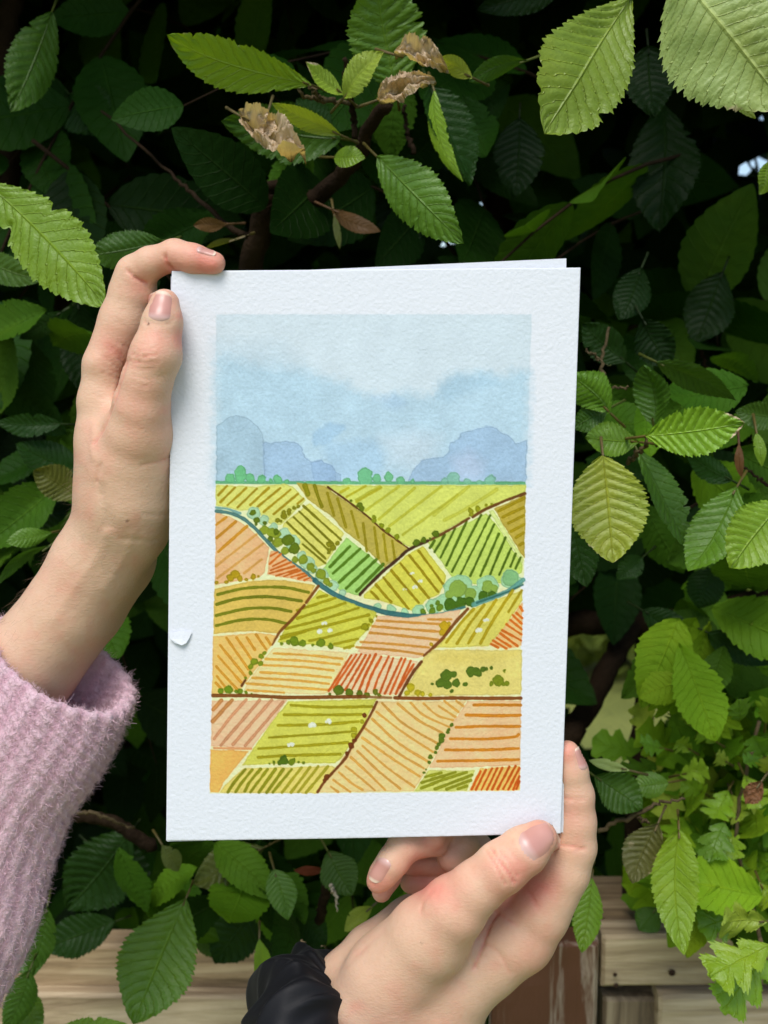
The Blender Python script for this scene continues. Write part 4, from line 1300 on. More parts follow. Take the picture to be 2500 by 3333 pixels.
    strokes('D', [[(1000, 1345), (810, 1590)], [(1085, 1340), (900, 1588)], [(1165, 1332), (970, 1585)], [(1260, 1332), (1050, 1588)]], 15, (160, 154, 34), .85)
    poly('E', [(145, 692), (1015, 692), (895, 880), (640, 1350), (500, 1575), (-435, 1588), (-375, 1490), (-290, 1380), (5, 970)], (234, 204, 146))
    strokes('E', [[(190, 710), (400, 910), (740, 1110)], [(345, 715), (550, 880), (780, 1000)], [(470, 705), (600, 830), (850, 945)], [(600, 715), (730, 830), (890, 880)], [(745, 740), (930, 860)],
                  [(800, 690), (940, 800)], [(920, 690), (1000, 750)], [(135, 795), (400, 1000), (690, 1190)], [(95, 865), (350, 1100), (635, 1280)], [(30, 960), (350, 1200), (600, 1350)],
                  [(0, 1050), (300, 1260), (560, 1430)], [(0, 1130), (250, 1350), (510, 1535)], [(-49, 1180), (150, 1370), (370, 1550)], [(-114, 1240), (80, 1420), (220, 1560)],
                  [(-165, 1330), (0, 1460), (120, 1565)], [(-230, 1390), (-100, 1500), (0, 1560)], [(-285, 1465), (-120, 1580)], [(-310, 1530), (-240, 1580)]], 12, (222, 166, 74), .85)
    poly('E', [(1030, 692), (1555, 692), (1548, 1325), (1000, 1345), (650, 1345), (892, 890)], (234, 192, 148))
    strokes('E', [[(1090, 730), (1550, 735)], [(1015, 828), (1300, 838), (1545, 835)], [(915, 950), (1200, 940), (1545, 945)], [(860, 1060), (1200, 1065), (1480, 1048), (1530, 1025)],
                  [(810, 1170), (1200, 1172), (1530, 1160)], [(735, 1280), (1200, 1276), (1530, 1270)]], 15, (204, 130, 26))
    blobs('E', [(872, 925, 17), (842, 970, 15), (832, 1000, 15), (780, 1030, 30), (775, 1070, 26), (745, 1120, 15), (728, 1150, 22), (715, 1195, 16), (662, 1240, 26), (655, 1290, 16), (622, 1360, 14),
                (605, 1393, 8)], (90, 118, 22))
    poly('E', [(645, 1368), (1105, 1372), (1020, 1574), (505, 1574)], (206, 210, 118))
    strokes('E', [[(615, 1435), (770, 1395)], [(580, 1490), (910, 1390)], [(575, 1545), (800, 1460), (1020, 1390)], [(710, 1555), (1070, 1420)], [(825, 1555), (1060, 1470)], [(935, 1555), (1020, 1525)]],
            15, (146, 150, 28))
    poly('E', [(1150, 1355), (1543, 1335), (1543, 1572), (1048, 1572)], (242, 192, 108))
    strokes('E', [[(1155, 1385), (1070, 1560)], [(1210, 1365), (1110, 1565)], [(1270, 1355), (1165, 1565)], [(1320, 1355), (1220, 1562)], [(1370, 1350), (1270, 1562)], [(1440, 1340), (1325, 1558)],
                  [(1500, 1332), (1380, 1558)], [(1538, 1355), (1430, 1562)], [(1538, 1435), (1480, 1562)], [(1538, 1485), (1510, 1558)]], 12, (206, 92, 18))
    # lower track
    strokes('E', [[(140, 700), (80, 820), (0, 960), (-90, 1100), (-160, 1240), (-290, 1390), (-380, 1490), (-438, 1582)]], 14, (114, 60, 20))
    blobs('E', [(-350, 1440, 28), (-110, 1130, 34), (-150, 1200, 24), (20, 830, 24), (-370, 1470, 22), (-80, 1080, 22)], (116, 60, 20))
    # sheep
    for c, x, y in [('C', 490, 1040), ('C', 560, 1115), ('C', 512, 1170), ('C', 413, 1195), ('B', 1225, 1530), ('B', 1180, 1610), ('B', 1285, 1600), ('C', 1215, 1500), ('C', 1135, 1600),
                    ('D', 1105, 925), ('D', 1260, 895), ('D', 895, 1125)]:
        k = 1.35 if c == 'D' else 1
        blobs(c, [(x - 12 * k, y + 2, 15 * k), (x + 12 * k, y - 3, 15 * k), (x, y - 8 * k, 12 * k)], (226, 232, 226), .92, .05)
    return np.clip(lin(img) / lin(paper), 0, 1) ** 1.10 * np.array([.722, .738, .770])


def make_card():
    root = thing('painted_card', 'white folded card with a watercolour of patchwork fields, held up in both hands', 'card', tuple((BL + BR) / 2))
    nx, ny = 620, 880
    u = np.linspace(0, 1, nx)
    v = np.linspace(0, 1, ny)
    U, Vv = np.meshgrid(u, v, indexing='xy')
    P = (TL[None, None] * ((1 - U) * (1 - Vv))[..., None] + TR * (U * (1 - Vv))[..., None] + BR * (U * Vv)[..., None] + BL * ((1 - U) * Vv)[..., None])
    px, py, _ = project(P)
    paint = painting(px, py)
    # the sheet is not perfectly flat, and is rough
    z = .0018 * np.sin(U * 3.1) * np.sin(Vv * 2.6) + .00010 * (fbm(U * 150, Vv * 212, 4, 2) - .5)
    ed = np.minimum(np.minimum(U, 1 - U), np.minimum(Vv, 1 - Vv))
    z = z - .0001 * np.clip(1 - ed / .002, 0, 1)
    P = P + z[..., None] * CN
    th = .0005
    n0 = nx * ny
    idx = np.arange(n0).reshape(ny, nx)
    q = [np.stack([idx[:-1, :-1], idx[1:, :-1], idx[1:, 1:], idx[:-1, 1:]], -1).reshape(-1, 4)]
    ring = np.concatenate([idx[0, :-1], idx[:-1, -1], idx[-1, :0:-1], idx[:0:-1, 0]])
    m = len(ring)
    Vb = P.reshape(-1, 3)[ring] - CN * th
    k = np.arange(m)
    k2 = (k + 1) % m
    q.append(np.stack([ring[k], ring[k2], n0 + k2, n0 + k], -1))
    cen = n0 + m
    V = np.vstack([P.reshape(-1, 3), Vb, ((TL + BR) / 2 - CN * th)[None]])
    col = np.vstack([paint.reshape(-1, 3), np.full((m + 1, 3), 1) * np.array([.722, .738, .770])])
    me = mesh_np('front_page', V, np.vstack(q))
    # back of the sheet as a fan
    vattr(me, 'paint', np.clip(col, 0, 1), 'FLOAT_COLOR')
    obj('front_page', me, M_PAPER, root)

    def sheet(name, pts, back, thick):
        pts = [np.asarray(p, float) - CN * back for p in pts]
        n = 14
        V = []
        for s in (0, -thick):
            for j in range(n + 1):
                for i in range(n + 1):
                    a, b = i / n, j / n
                    p = pts[0] * (1 - a) * (1 - b) + pts[1] * a * (1 - b) + pts[2] * a * b + pts[3] * (1 - a) * b
                    V.append(p + CN * s)
        V = np.array(V)
        m = n + 1
        i0 = np.arange(m * m).reshape(m, m)
        q = [np.stack([i0[:-1, :-1], i0[1:, :-1], i0[1:, 1:], i0[:-1, 1:]], -1).reshape(-1, 4)]
        q.append(q[0][:, ::-1] + m * m)
        for line in (i0[0], i0[-1][::-1], i0[:, -1], i0[::-1, 0]):
            q.append(np.stack([line[:-1], line[1:], line[1:] + m * m, line[:-1] + m * m], -1))
        return obj(name, mesh_np(name, V, np.vstack(q), False), M_BACKPAPER, root)

    dd = float(card_depth(1250, 1666))

    def on(px, py):
        return W(px, py, float(card_depth(px, py)))
    sheet('back_page', [on(553, 896), on(1847, 838), on(1838, 2716), on(541, 2746)], .0022, .0005)
    # small torn flap at the left edge
    rows = [(553, 2058, .0), (596, 2053, .0), (626, 2056, .0), (555, 2076, .2), (594, 2078, .35), (618, 2075, .2), (570, 2090, .4), (594, 2097, .9), (608, 2091, .5)]
    V = np.array([on(x, y) + CN * (z * .001 + .0011) for x, y, z in rows])
    q = [(0, 3, 4, 1), (1, 4, 5, 2), (3, 6, 7, 4), (4, 7, 8, 5)]
    Vb = V - CN * .00025
    allq = q + [tuple(i + 9 for i in f[::-1]) for f in q]
    per = [0, 3, 6, 7, 8, 5, 2, 1]
    for a, b in zip(per, per[1:] + per[:1]):
        allq.append((a, b, b + 9, a + 9)[::-1])
    o = obj('torn_flap', mesh_np('torn_flap', np.vstack([V, Vb]), np.array(allq), False), M_BACKPAPER, root)


make_card()


# ================================================================== the person's hands
def smin(a, b, k):
    h = np.clip(.5 + .5 * (b - a) / k, 0, 1)
    return b * (1 - h) + a * h - k * h * (1 - h)


def cone_sdf(X, Y, Z, a, b, ra, rb):
    ab = b - a
    l2 = ab @ ab + 1e-12
    t = np.clip(((X - a[0]) * ab[0] + (Y - a[1]) * ab[1] + (Z - a[2]) * ab[2]) / l2, 0, 1)
    t = t.astype(np.float32)
    return np.sqrt((X - a[0] - t * ab[0]) ** 2 + (Y - a[1] - t * ab[1]) ** 2 + (Z - a[2] - t * ab[2]) ** 2) - (ra + (rb - ra) * t)


def surface_nets(sdf, org, h):
    """dual surface of the zero level of a grid"""
    s = sdf < 0
    nx, ny, nz = sdf.shape
    acc = np.zeros((nx - 1, ny - 1, nz - 1, 3), np.float32)
    cnt = np.zeros((nx - 1, ny - 1, nz - 1), np.float32)
    c = [(i, j, k) for i in (0, 1) for j in (0, 1) for k in (0, 1)]

    def sub(A, o):
        return A[o[0]:nx - 1 + o[0], o[1]:ny - 1 + o[1], o[2]:nz - 1 + o[2]]
    inside = sum(sub(s, o).astype(np.int8) for o in c)
    active = (inside > 0) & (inside < 8)
    ai = np.argwhere(active)
    A = np.zeros((len(ai), 3))
    n = np.zeros(len(ai))
    for o in c:
        for ax in range(3):
            if o[ax]:
                continue
            o2 = list(o)
            o2[ax] = 1
            v0 = sdf[ai[:, 0] + o[0], ai[:, 1] + o[1], ai[:, 2] + o[2]]
            v1 = sdf[ai[:, 0] + o2[0], ai[:, 1] + o2[1], ai[:, 2] + o2[2]]
            m = (v0 < 0) != (v1 < 0)
            t = np.where(m, v0 / np.where(v0 == v1, 1, v0 - v1), 0)
            p = np.tile(np.array(o, float), (len(ai), 1))
            p[:, ax] += t
            A += np.where(m[:, None], p, 0)
            n += m
    verts = (ai + A / n[:, None]) * h + org
    vid = -np.ones(active.shape, np.int64)
    vid[active] = np.arange(len(ai))
    faces = []
    for ax in range(3):
        sl0 = [slice(None)] * 3
        sl1 = [slice(None)] * 3
        sl0[ax] = slice(0, -1)
        sl1[ax] = slice(1, None)
        ch = s[tuple(sl0)] != s[tuple(sl1)]
        e = np.argwhere(ch)
        b, d = [(1, 2), (2, 0), (0, 1)][ax]
        ok = (e[:, b] > 0) & (e[:, d] > 0) & (e[:, b] < sdf.shape[b] - 1) & (e[:, d] < sdf.shape[d] - 1)
        e = e[ok]
        q = []
        for db, dd in ((0, 0), (-1, 0), (-1, -1), (0, -1)):
            f = e.copy()
            f[:, b] += db
            f[:, d] += dd
            q.append(vid[f[:, 0], f[:, 1], f[:, 2]])
        q = np.stack(q, -1)
        neg = s[e[:, 0], e[:, 1], e[:, 2]]
        q[neg] = q[neg][:, ::-1]
        faces.append(q)
    Fq = np.vstack(faces)
    return verts, Fq[(Fq >= 0).all(1)][:, ::-1]


def cam_mm(px, py, zmm):
    """camera-space millimetres of a point zmm in front of the card plane at photo pixel (px, py)"""
    d = float(card_depth(px, py)) - zmm / 1000
    return np.array([(px - 1250) / F * d, -(py - 1666.5) / F * d, -d]) * 1000


def cam_to_world(V):
    V = V / 1000
    return CAM + V[:, 0:1] * RIGHT + V[:, 1:2] * UP - V[:, 2:3] * FWD


def build_hand(chains, scale_px, offset, h, k_default):
    """chains: list of (blend mm, [(x, y, z mm, radius)...]) in a view of the photo scaled by scale_px from offset"""
    prims = []
    pts = []
    for k, ch in chains:
        rows = []
        for x, y, z, r in ch:
            px, py = offset[0] + x * scale_px, offset[1] + y * scale_px
            p = cam_mm(px, py, z)
            rr = r * scale_px / F * (-p[2])
            rows.append((p, rr))
            pts.append(np.concatenate([p - rr, p + rr]))
        prims.append((k, rows))
    pts = np.array(pts)
    lo = pts[:, :3].min(0) - 3
    hi = pts[:, 3:].max(0) + 3
    n = np.ceil((hi - lo) / h).astype(int) + 1
    xs, ys, zs = [np.float32(lo[i]) + np.arange(n[i], dtype=np.float32) * np.float32(h) for i in range(3)]
    big = np.full(tuple(n), 30.0, np.float32)
    for k, rows in prims:
        clo = np.min([p - r for p, r in rows], 0) - 9
        chi = np.max([p + r for p, r in rows], 0) + 9
        a = np.maximum(np.floor((clo - lo) / h).astype(int), 0)
        b = np.minimum(np.ceil((chi - lo) / h).astype(int) + 1, n)
        X = xs[a[0]:b[0]][:, None, None]
        Y = ys[a[1]:b[1]][None, :, None]
        Z = zs[a[2]:b[2]][None, None, :]
        D = None
        for (p0, r0), (p1, r1) in zip(rows[:-1], rows[1:]):
            d = cone_sdf(X, Y, Z, p0, p1, r0, r1)
            D = d if D is None else smin(D, d, 2.2)
        sl = (slice(a[0], b[0]), slice(a[1], b[1]), slice(a[2], b[2]))
        big[sl] = smin(big[sl], D, k)
    V, Fq = surface_nets(big, lo, h)
    return V, Fq


def relax(V, Fq, it=2, lam=.5):
    n = len(V)
    for _ in range(it):
        acc = np.zeros_like(V)
        cnt = np.zeros(n)
        for a, b in ((0, 1), (1, 2), (2, 3), (3, 0)):
            np.add.at(acc, Fq[:, a], V[Fq[:, b]])
            np.add.at(cnt, Fq[:, a], 1)
            np.add.at(acc, Fq[:, b], V[Fq[:, a]])
            np.add.at(cnt, Fq[:, b], 1)
        V = V + lam * (acc / np.maximum(cnt, 1)[:, None] - V)
    return V


def vnormals(V, Fq):
    d1 = V[Fq[:, 2]] - V[Fq[:, 0]]
    d2 = V[Fq[:, 3]] - V[Fq[:, 1]]
    fn = np.cross(d1, d2)
    N = np.zeros_like(V)
    for a in range(4):
        np.add.at(N, Fq[:, a], fn)
    return unit(N)


def px_of_mm(V):
    d = -V[:, 2]
    return 1250 + F * V[:, 0] / d, 1666.5 - F * V[:, 1] / d


def seg_d(X, Y, P):
    D = np.full(X.shape, 1e9)
    for a, b in zip(P[:-1], P[1:]):
        a = np.asarray(a, float)
        b = np.asarray(b, float)
        ab = b - a
        t = np.clip(((X - a[0]) * ab[0] + (Y - a[1]) * ab[1]) / (ab @ ab + 1e-9), 0, 1)
        D = np.minimum(D, np.hypot(X - a[0] - t * ab[0], Y - a[1] - t * ab[1]))
    return D


def finish_hand(V, Fq, scale, off, creases, bumps, reds, moles):
    V = relax(V, Fq, 3, .5)
    N = vnormals(V, Fq)
    px, py = px_of_mm(V)
    x, y = (px - off[0]) / scale, (py - off[1]) / scale
    front = np.clip(N[:, 2] * 2.2 - .1, 0, 1)
    disp = np.zeros(len(V))
    crs = np.zeros(len(V))
    for w, dep, P in creases:
        d = seg_d(x, y, smooth_path(P, 8 * len(P)) if len(P) > 2 else np.array(P, float))
        g = np.exp(-(d / w) ** 2) * front * (.55 + .9 * fbm(x / 25, y / 25, 44, 2))
        disp -= 1.25 * dep * g
        crs = np.maximum(crs, g * min(1.0, max(0.0, dep) * 1.3) * (w < 12))
    for cx, cy, r, amp in bumps:
        disp += amp * np.exp(-(((x - cx) ** 2 + (y - cy) ** 2) / r ** 2)) * front
    disp += .10 * (fbm(x / 40, y / 40, 8, 3) - .5)
    V = V + N * disp[:, None]
    red = np.zeros(len(V))
    for cx, cy, r, amp in reds:
        red = np.maximum(red, amp * np.exp(-(((x - cx) ** 2 + (y - cy) ** 2) / r ** 2)))
    red = np.clip(red * (.7 + .7 * fbm(x / 60, y / 60, 12, 3)) + .02 + .4 * np.clip(fbm(x / 90, y / 90, 52, 3) - .5, 0, 1) * 2 + .45 * crs, 0, 1)
    mole = np.zeros(len(V))
    for cx, cy, r in moles:
        mole = np.maximum(mole, np.clip(1.6 - np.hypot(x - cx, y - cy) / r, 0, 1))
    return V, red, mole


# ---- left hand (coordinates on a view of the photo: scale .5425 from (0, 700))
SL, OL = .5425, (0, 700)
left_chains = [
    # thumb and its ball
    (3.0, [(988, 532, 6.5, 90), (975, 640, 7.5, 118), (935, 840, 8.0, 152), (880, 1000, 6.5, 150), (848, 1150, 3.5, 168), (830, 1320, -2, 210), (800, 1480, -9, 262), (772, 1680, -14, 272)]),
    # wrist and forearm
    (8.0, [(772, 1480, -16, 270), (768, 1700, -18, 280), (730, 1850, -20, 284), (570, 2100, -24, 268), (408, 2370, -27, 262), (180, 2670, -30, 276), (-230, 3200, -36, 310)]),
    (8.0, [(720, 1600, -34, 215), (745, 1800, -38, 245), (665, 2060, -40, 262), (485, 2330, -42, 268), (190, 2690, -44, 290), (-200, 3200, -48, 330)]),
    # back of the hand
    (8.0, [(628, 900, -13, 122), (618, 1120, -14, 148), (632, 1320, -15, 168), (690, 1600, -20, 208)]),
    (8.0, [(650, 950, -28, 120), (660, 1200, -30, 150), (720, 1600, -34, 200)]),
    (8.0, [(690, 1060, -42, 120), (700, 1300, -44, 150), (735, 1650, -40, 180)]),
    (8.0, [(740, 1220, -52, 115), (745, 1420, -50, 150), (750, 1700, -42, 180)]),
    (10., [(780, 1250, -28, 150), (790, 1500, -30, 190)]),
    # index finger
    (2.2, [(635, 905, -13, 136), (748, 640, -13, 152), (800, 450, -11.5, 136), (812, 356, -9.5, 114), (900, 290, -6, 96), (1050, 240, -2.5, 92), (1160, 262, -.5, 86), (1285, 288, 1.0, 70)]),
    # middle, ring and little finger behind the card
    (1.4, [(650, 930, -28, 125), (860, 780, -38, 125), (1010, 760, -36, 118), (1220, 820, -20, 105), (1390, 880, -13, 84)]),
    (1.4, [(690, 1060, -42, 122), (900, 960, -52, 122), (1060, 960, -48, 114), (1260, 1030, -24, 102), (1420, 1090, -13, 82)]),
    (1.4, [(740, 1220, -52, 112), (900, 1180, -60, 104), (1030, 1190, -54, 98), (1180, 1250, -28, 88), (1300, 1290, -12.5, 72)]),
]
VL, FL = build_hand(left_chains, SL, OL, .95, 3)
creasesL = [
    (7, .45, [(790, 830), (850, 850), (940, 838)]), (7, .5, [(780, 870), (860, 884), (950, 884)]), (6, .35, [(800, 800), (870, 815), (930, 800)]), (6, .3, [(830, 770), (890, 785)]),
    (6, .22, [(770, 905), (850, 925), (930, 915)]),
    (6, .35, [(640, 770), (690, 800), (750, 860)]), (6, .35, [(650, 800), (700, 840), (745, 900)]), (6, .30, [(625, 850), (680, 890), (735, 935)]), (5, .25, [(660, 740), (720, 770), (780, 800)]),
    (6, .25, [(620, 900), (670, 930), (720, 950)]), (5, .2, [(640, 960), (700, 985)]), (5, .2, [(620, 1020), (690, 1050)]),
    (9, .8, [(760, 330), (810, 375), (880, 410)]), (10, .9, [(985, 240), (1010, 300), (1060, 345)]), (6, .25, [(1000, 220), (1000, 260)]),
    (8, .6, [(565, 1372), (620, 1280), (670, 1160), (720, 1010), (760, 880)]), (10, .35, [(1060, 1420), (980, 1470), (850, 1500)]),
    (12, .2, [(1050, 1790), (950, 1800), (860, 1790)]), (16, .22, [(1020, 1930), (900, 1950), (740, 1940)]), (34, .5, [(590, 1640), (630, 1760), (650, 1860)]),
    (14, .4, [(600, 1500), (580, 1600)]), (30, -.26, [(640, 1900), (590, 2040), (470, 2200), (330, 2420)]), (24, -.22, [(800, 1900), (740, 2060), (620, 2240)]), (22, -.35, [(560, 1250), (560, 1450)]),
    (5, .22, [(700, 560), (770, 580)]), (5, .22, [(690, 640), (760, 670)]), (5, .25, [(610, 940), (680, 965), (720, 975)]), (5, .25, [(560, 1080), (640, 1100)]), (5, .2, [(800, 960), (900, 985), (990, 960)]), (5, .2, [(790, 1010), (880, 1030)]), (9, .3, [(865, 640), (900, 650), (1000, 655), (1045, 620)]),
]
bumpsL = [(560, 880, 60, .7), (900, 860, 80, .5), (780, 1780, 130, 1.3), (860, 1290, 110, .7), (870, 1950, 60, .6), (500, 1250, 60, .3)]
redsL = [(1240, 300, 130, .85), (1060, 310, 140, .65), (1000, 520, 90, .55), (1090, 760, 70, .7), (840, 390, 90, .45), (700, 800, 140, .4), (900, 820, 130, .35), (860, 1100, 160, .35),
         (930, 1260, 200, .25), (1085, 600, 40, .6), (600, 1400, 160, .15), (380, 2240, 140, .15)]
VL, redL, moleL = finish_hand(VL, FL, SL, OL, creasesL, bumpsL, redsL, [(762, 1832, 6), (889, 650, 4)])

# ---- right hand (scale .7233 from (900, 2300))
SR, OR = .7233, (900, 2300)


def c3(x, y):                    # from the closer view of the curled fingers
    return ((1150 + x * .3014 - 900) / SR, (2650 + y * .3014 - 2300) / SR)


q = .3014 / SR
right_chains = [
    # thumb and its ball
    (3.0, [(1182, 594, 9, 84), (1115, 648, 10.5, 108), (1015, 722, 10.5, 117), (900, 815, 8, 120), (800, 905, 4, 146), (690, 1030, -3, 186), (500, 1230, -12, 196), (430, 1330, -15, 200)]),
    # wrist and forearm
    (9.0, [(560, 1200, -14, 190), (560, 1330, -18, 225), (520, 1450, -20, 245), (380, 1700, -26, 250), (150, 2100, -32, 270), (-150, 2600, -40, 300)]),
    (9.0, [(760, 1240, -18, 190), (690, 1400, -22, 235), (600, 1560, -26, 240), (330, 1950, -36, 260), (-50, 2500, -46, 300)]),
    # palm
    (6.0, [(1170, 950, -12, 140), (1090, 1030, -15, 165), (930, 1140, -18, 176), (730, 1290, -20, 205)]),
    (6.0, [(1040, 900, -26, 130), (860, 1090, -30, 160), (620, 1260, -28, 180)]),
    (6.0, [(880, 860, -36, 110), (740, 1020, -38, 130), (560, 1200, -32, 160)]),
    (6.0, [(720, 880, -40, 95), (600, 970, -40, 112), (430, 1110, -36, 128), (330, 1240, -30, 150), (300, 1350, -26, 160)]),
    # index finger along the edge of the card
    (2.4, [(1200, 900, -11, 134), (1290, 740, -10, 118), (1332, 630, -9.5, 106), (1345, 520, -8.5, 92), (1346, 400, -7.6, 82), (1330, 290, -6.6, 70), (1308, 208, -5.8, 58)]),
    # middle finger
    (1.2, [(1040, 860, -28, 125), (*c3(1230, 280), -34, 190 * q), (*c3(1090, 150), -34, 180 * q), (*c3(900, 180), -20, 165 * q), (*c3(860, 235), -13, 150 * q)]),
    (1.0, [(*c3(1200, 330), -23, 165 * q), (*c3(1080, 455), -22, 182 * q)]),
    # ring finger, nail towards the viewer
    (.8, [(*c3(900, 330), -17, 130 * q), (*c3(700, 300), -13, 165 * q), (*c3(560, 330), -10, 178 * q), (*c3(430, 510), -9, 168 * q), (*c3(330, 640), -9.5, 150 * q), (*c3(272, 722), -10, 134 * q)]),
    # little finger
    (.8, [(*c3(520, 420), -27, 130 * q), (*c3(380, 680), -24, 128 * q), (*c3(305, 845), -22, 108 * q)]),
    # folded segments
    (.8, [(*c3(600, 545), -31, 112 * q), (*c3(930, 540), -30, 120 * q)]),
    (1.2, [(*c3(620, 740), -34, 118 * q), (*c3(1000, 730), -32, 135 * q)]),
]
VR, FR = build_hand(right_chains, SR, OR, .95, 3)
creasesR = [
    (7, .7, [(968, 640), (1000, 690), (1040, 740), (1070, 790)]), (6, .5, [(1005, 650), (1045, 700), (1085, 760)]), (6, .5, [(945, 650), (990, 720), (1030, 800)]), (5, .3, [(1040, 640), (1090, 700)]),
    (8, .8, [(890, 1175), (925, 1080), (960, 985), (990, 930)]), (7, .45, [(985, 920), (1040, 960), (1080, 980)]), (6, .3, [(890, 1160), (905, 1190)]),
    (7, .55, [(1280, 622), (1330, 630), (1390, 642)]), (6, .4, [(1290, 412), (1340, 420), (1385, 418)]), (6, .35, [(1180, 910), (1150, 850), (1120, 820)]),
    (8, .3, [(930, 1060), (1000, 1110), (1050, 1200)]), (8, .35, [(700, 830), (660, 880), (650, 930)]), (10, .3, [(480, 1010), (380, 1100), (300, 1180)]),
    (5, .35, [(1095, 600), (1120, 650), (1160, 690)]),
]
bumpsR = [(870, 1000, 90, .8), (1010, 730, 70, .3), (620, 960, 110, .5), (1180, 900, 90, .5)]
redsR = [(1200, 600, 90, .8), (1150, 800, 120, .85), (1070, 870, 110, .6), (880, 990, 150, .22), (1330, 480, 110, .35), (1310, 200, 70, .6), (460, 800, 75, .9), (640, 720, 120, .5), (720, 800, 130, .65),
         (720, 620, 90, .5), (1020, 660, 90, .25), (1330, 620, 80, .3), (1200, 1080, 140, .3), (760, 900, 200, .15), (600, 1420, 200, .2)]
VR, redR, moleR = finish_hand(VR, FR, SR, OR, creasesR, bumpsR, redsR, [(654, 1060, 4)])

person = thing('person', 'pair of bare hands gripping the white card, one arm in a fuzzy pink sleeve', 'person', tuple(W(300, 3600, .46)))
VW = np.vstack([cam_to_world(VL), cam_to_world(VR)])
FW = np.vstack([FL, FR + len(VL)])
body_me = mesh_np('body', VW, FW)
vattr(body_me, 'flush', np.concatenate([redL, redR]), 'FLOAT')
vattr(body_me, 'mole', np.concatenate([moleL, moleR]), 'FLOAT')
body = obj('body', body_me, M_SKIN, person)
bvh = BVHTree.FromPolygons([tuple(v) for v in VW], [tuple(int(i) for i in f) for f in FW])


def fingernail(scale, off, c, axis, length, width, free=.16, lift=.00035, dirv=None):
    """a nail laid on the finger: c is its centre, axis points to the free edge (both on the view)"""
    ax = np.array(axis, float)
    ax /= np.linalg.norm(ax)
    sd_ = np.array([-ax[1], ax[0]])
    nl, nw_ = 22, 14
    V = np.full((nl + 1, nw_ + 1, 3), np.nan)
    bl = np.zeros((nl + 1, nw_ + 1, 3))
    for i in range(nl + 1):
        t = i / nl
        # rounded rectangle outline
        e = 1 - .50 * max(0, (.14 - t) / .14) ** 2 - .34 * max(0, (t - .82) / .18) ** 2
        for j in range(nw_ + 1):
            s = (j / nw_ * 2 - 1)
            bow = -.06 * (1 - s * s) * (1 if t < .5 else -1) * abs(t - .5) * 2
            p = np.array(c) + ax * (t - .5 - bow * (-1)) * length + sd_ * s * e * width / 2
            px, py = off[0] + p[0] * scale, off[1] + p[1] * scale
            ray = Vector(W(px, py, 1.0) - CAM).normalized()
            hit, nrm, _, _ = bvh.ray_cast(Vector(CAM), ray)
            if hit is None:
                continue
            edge = max(abs(s) ** 4, max(0, 1 - t * 6) ** 2)
            V[i, j] = np.array(hit) + np.array(nrm) * (lift * (1 - edge) - .0002 * edge) - np.array(ray) * .0001
            bl[i, j] = (t, s, 0)
    ok = ~np.isnan(V[..., 0])
    # smooth the patch a little
    for _ in range(3):
        Vs = V.copy()
        Vs[1:-1, 1:-1] = (V[1:-1, 1:-1] * 2 + V[:-2, 1:-1] + V[2:, 1:-1] + V[1:-1, :-2] + V[1:-1, 2:]) / 6
        V = np.where(np.isnan(Vs), V, Vs)
    idx = np.arange(V.shape[0] * V.shape[1]).reshape(V.shape[:2])
    Q = np.stack([idx[:-1, :-1], idx[1:, :-1], idx[1:, 1:], idx[:-1, 1:]], -1).reshape(-1, 4)
    good = ok.ravel()[Q].all(1)
    Vf = np.nan_to_num(V.reshape(-1, 3))
    used = np.unique(Q[good])
    remap = -np.ones(len(Vf), int)
    remap[used] = np.arange(len(used))
    if not good.any():
        return
    me = mesh_np('fingernail', Vf[used], remap[Q[good]])
    vattr(me, 'blade', bl.reshape(-1, 3)[used], 'FLOAT_VECTOR')
    o = obj('fingernail', me, M_NAIL, None)
    o.parent = body


fingernail(SL, OL, (962, 550), (.12, -1), 165, 150)
fingernail(SR, OR, (1182, 600), (.86, -.52), 165, 158)
fingernail(SR, OR, c3(285, 600), (-.50, .86), 260 * q, 190 * q)
fingernail(SR, OR, (1372, 235), (-.28, -1), 100, 44)
fingernail(SL, OL, (1235, 218), (1, .28), 110, 44)


def arm_hair():
    N = Nodes('arm_hair')
    N.b.inputs['Base Color'].default_value = (.20, .12, .07, 1)
    N.b.inputs['Roughness'].default_value = .5
    px, py = px_of_mm(VL)
    y = (py - OL[1]) / SL
    x = (px - OL[0]) / SL
    Nn = vnormals(VL, FL)
    cand = np.where((y > 1480) & (y < 2700) & (Nn[:, 2] > -.5) & (Nn[:, 0] < .35))[0]
    pk = rng.choice(cand, 230, replace=False)
    b = VL[pk]
    along = unit(np.array([-.62, -.78, 0]))
    d1 = unit(Nn[pk] * rng.uniform(.25, .7, (len(pk), 1)) + along * .9 + rng.normal(0, .25, (len(pk), 3)))
    d2 = unit(d1 - Nn[pk] * .25 + along * .3 + rng.normal(0, .25, (len(pk), 3)))
    ln = rng.uniform(3, 7, (len(pk), 1))
    wv = unit(np.cross(d1, np.array([0, 0, 1.0]))) * .018
    p1 = b + d1 * ln * .5
    p2 = p1 + d2 * ln * .5
    HV = np.stack([b - wv, b + wv, p1 - wv, p1 + wv, p2 - wv * .3, p2 + wv * .3], 1).reshape(-1, 3)
    k = np.arange(len(pk))[:, None] * 6
    o = obj('arm_hair', mesh_np('arm_hair', cam_to_world(HV), np.vstack([k + np.array([0, 1, 3, 2]), k + np.array([2, 3, 5, 4])])), N.m, None)
    o.parent = body


arm_hair()


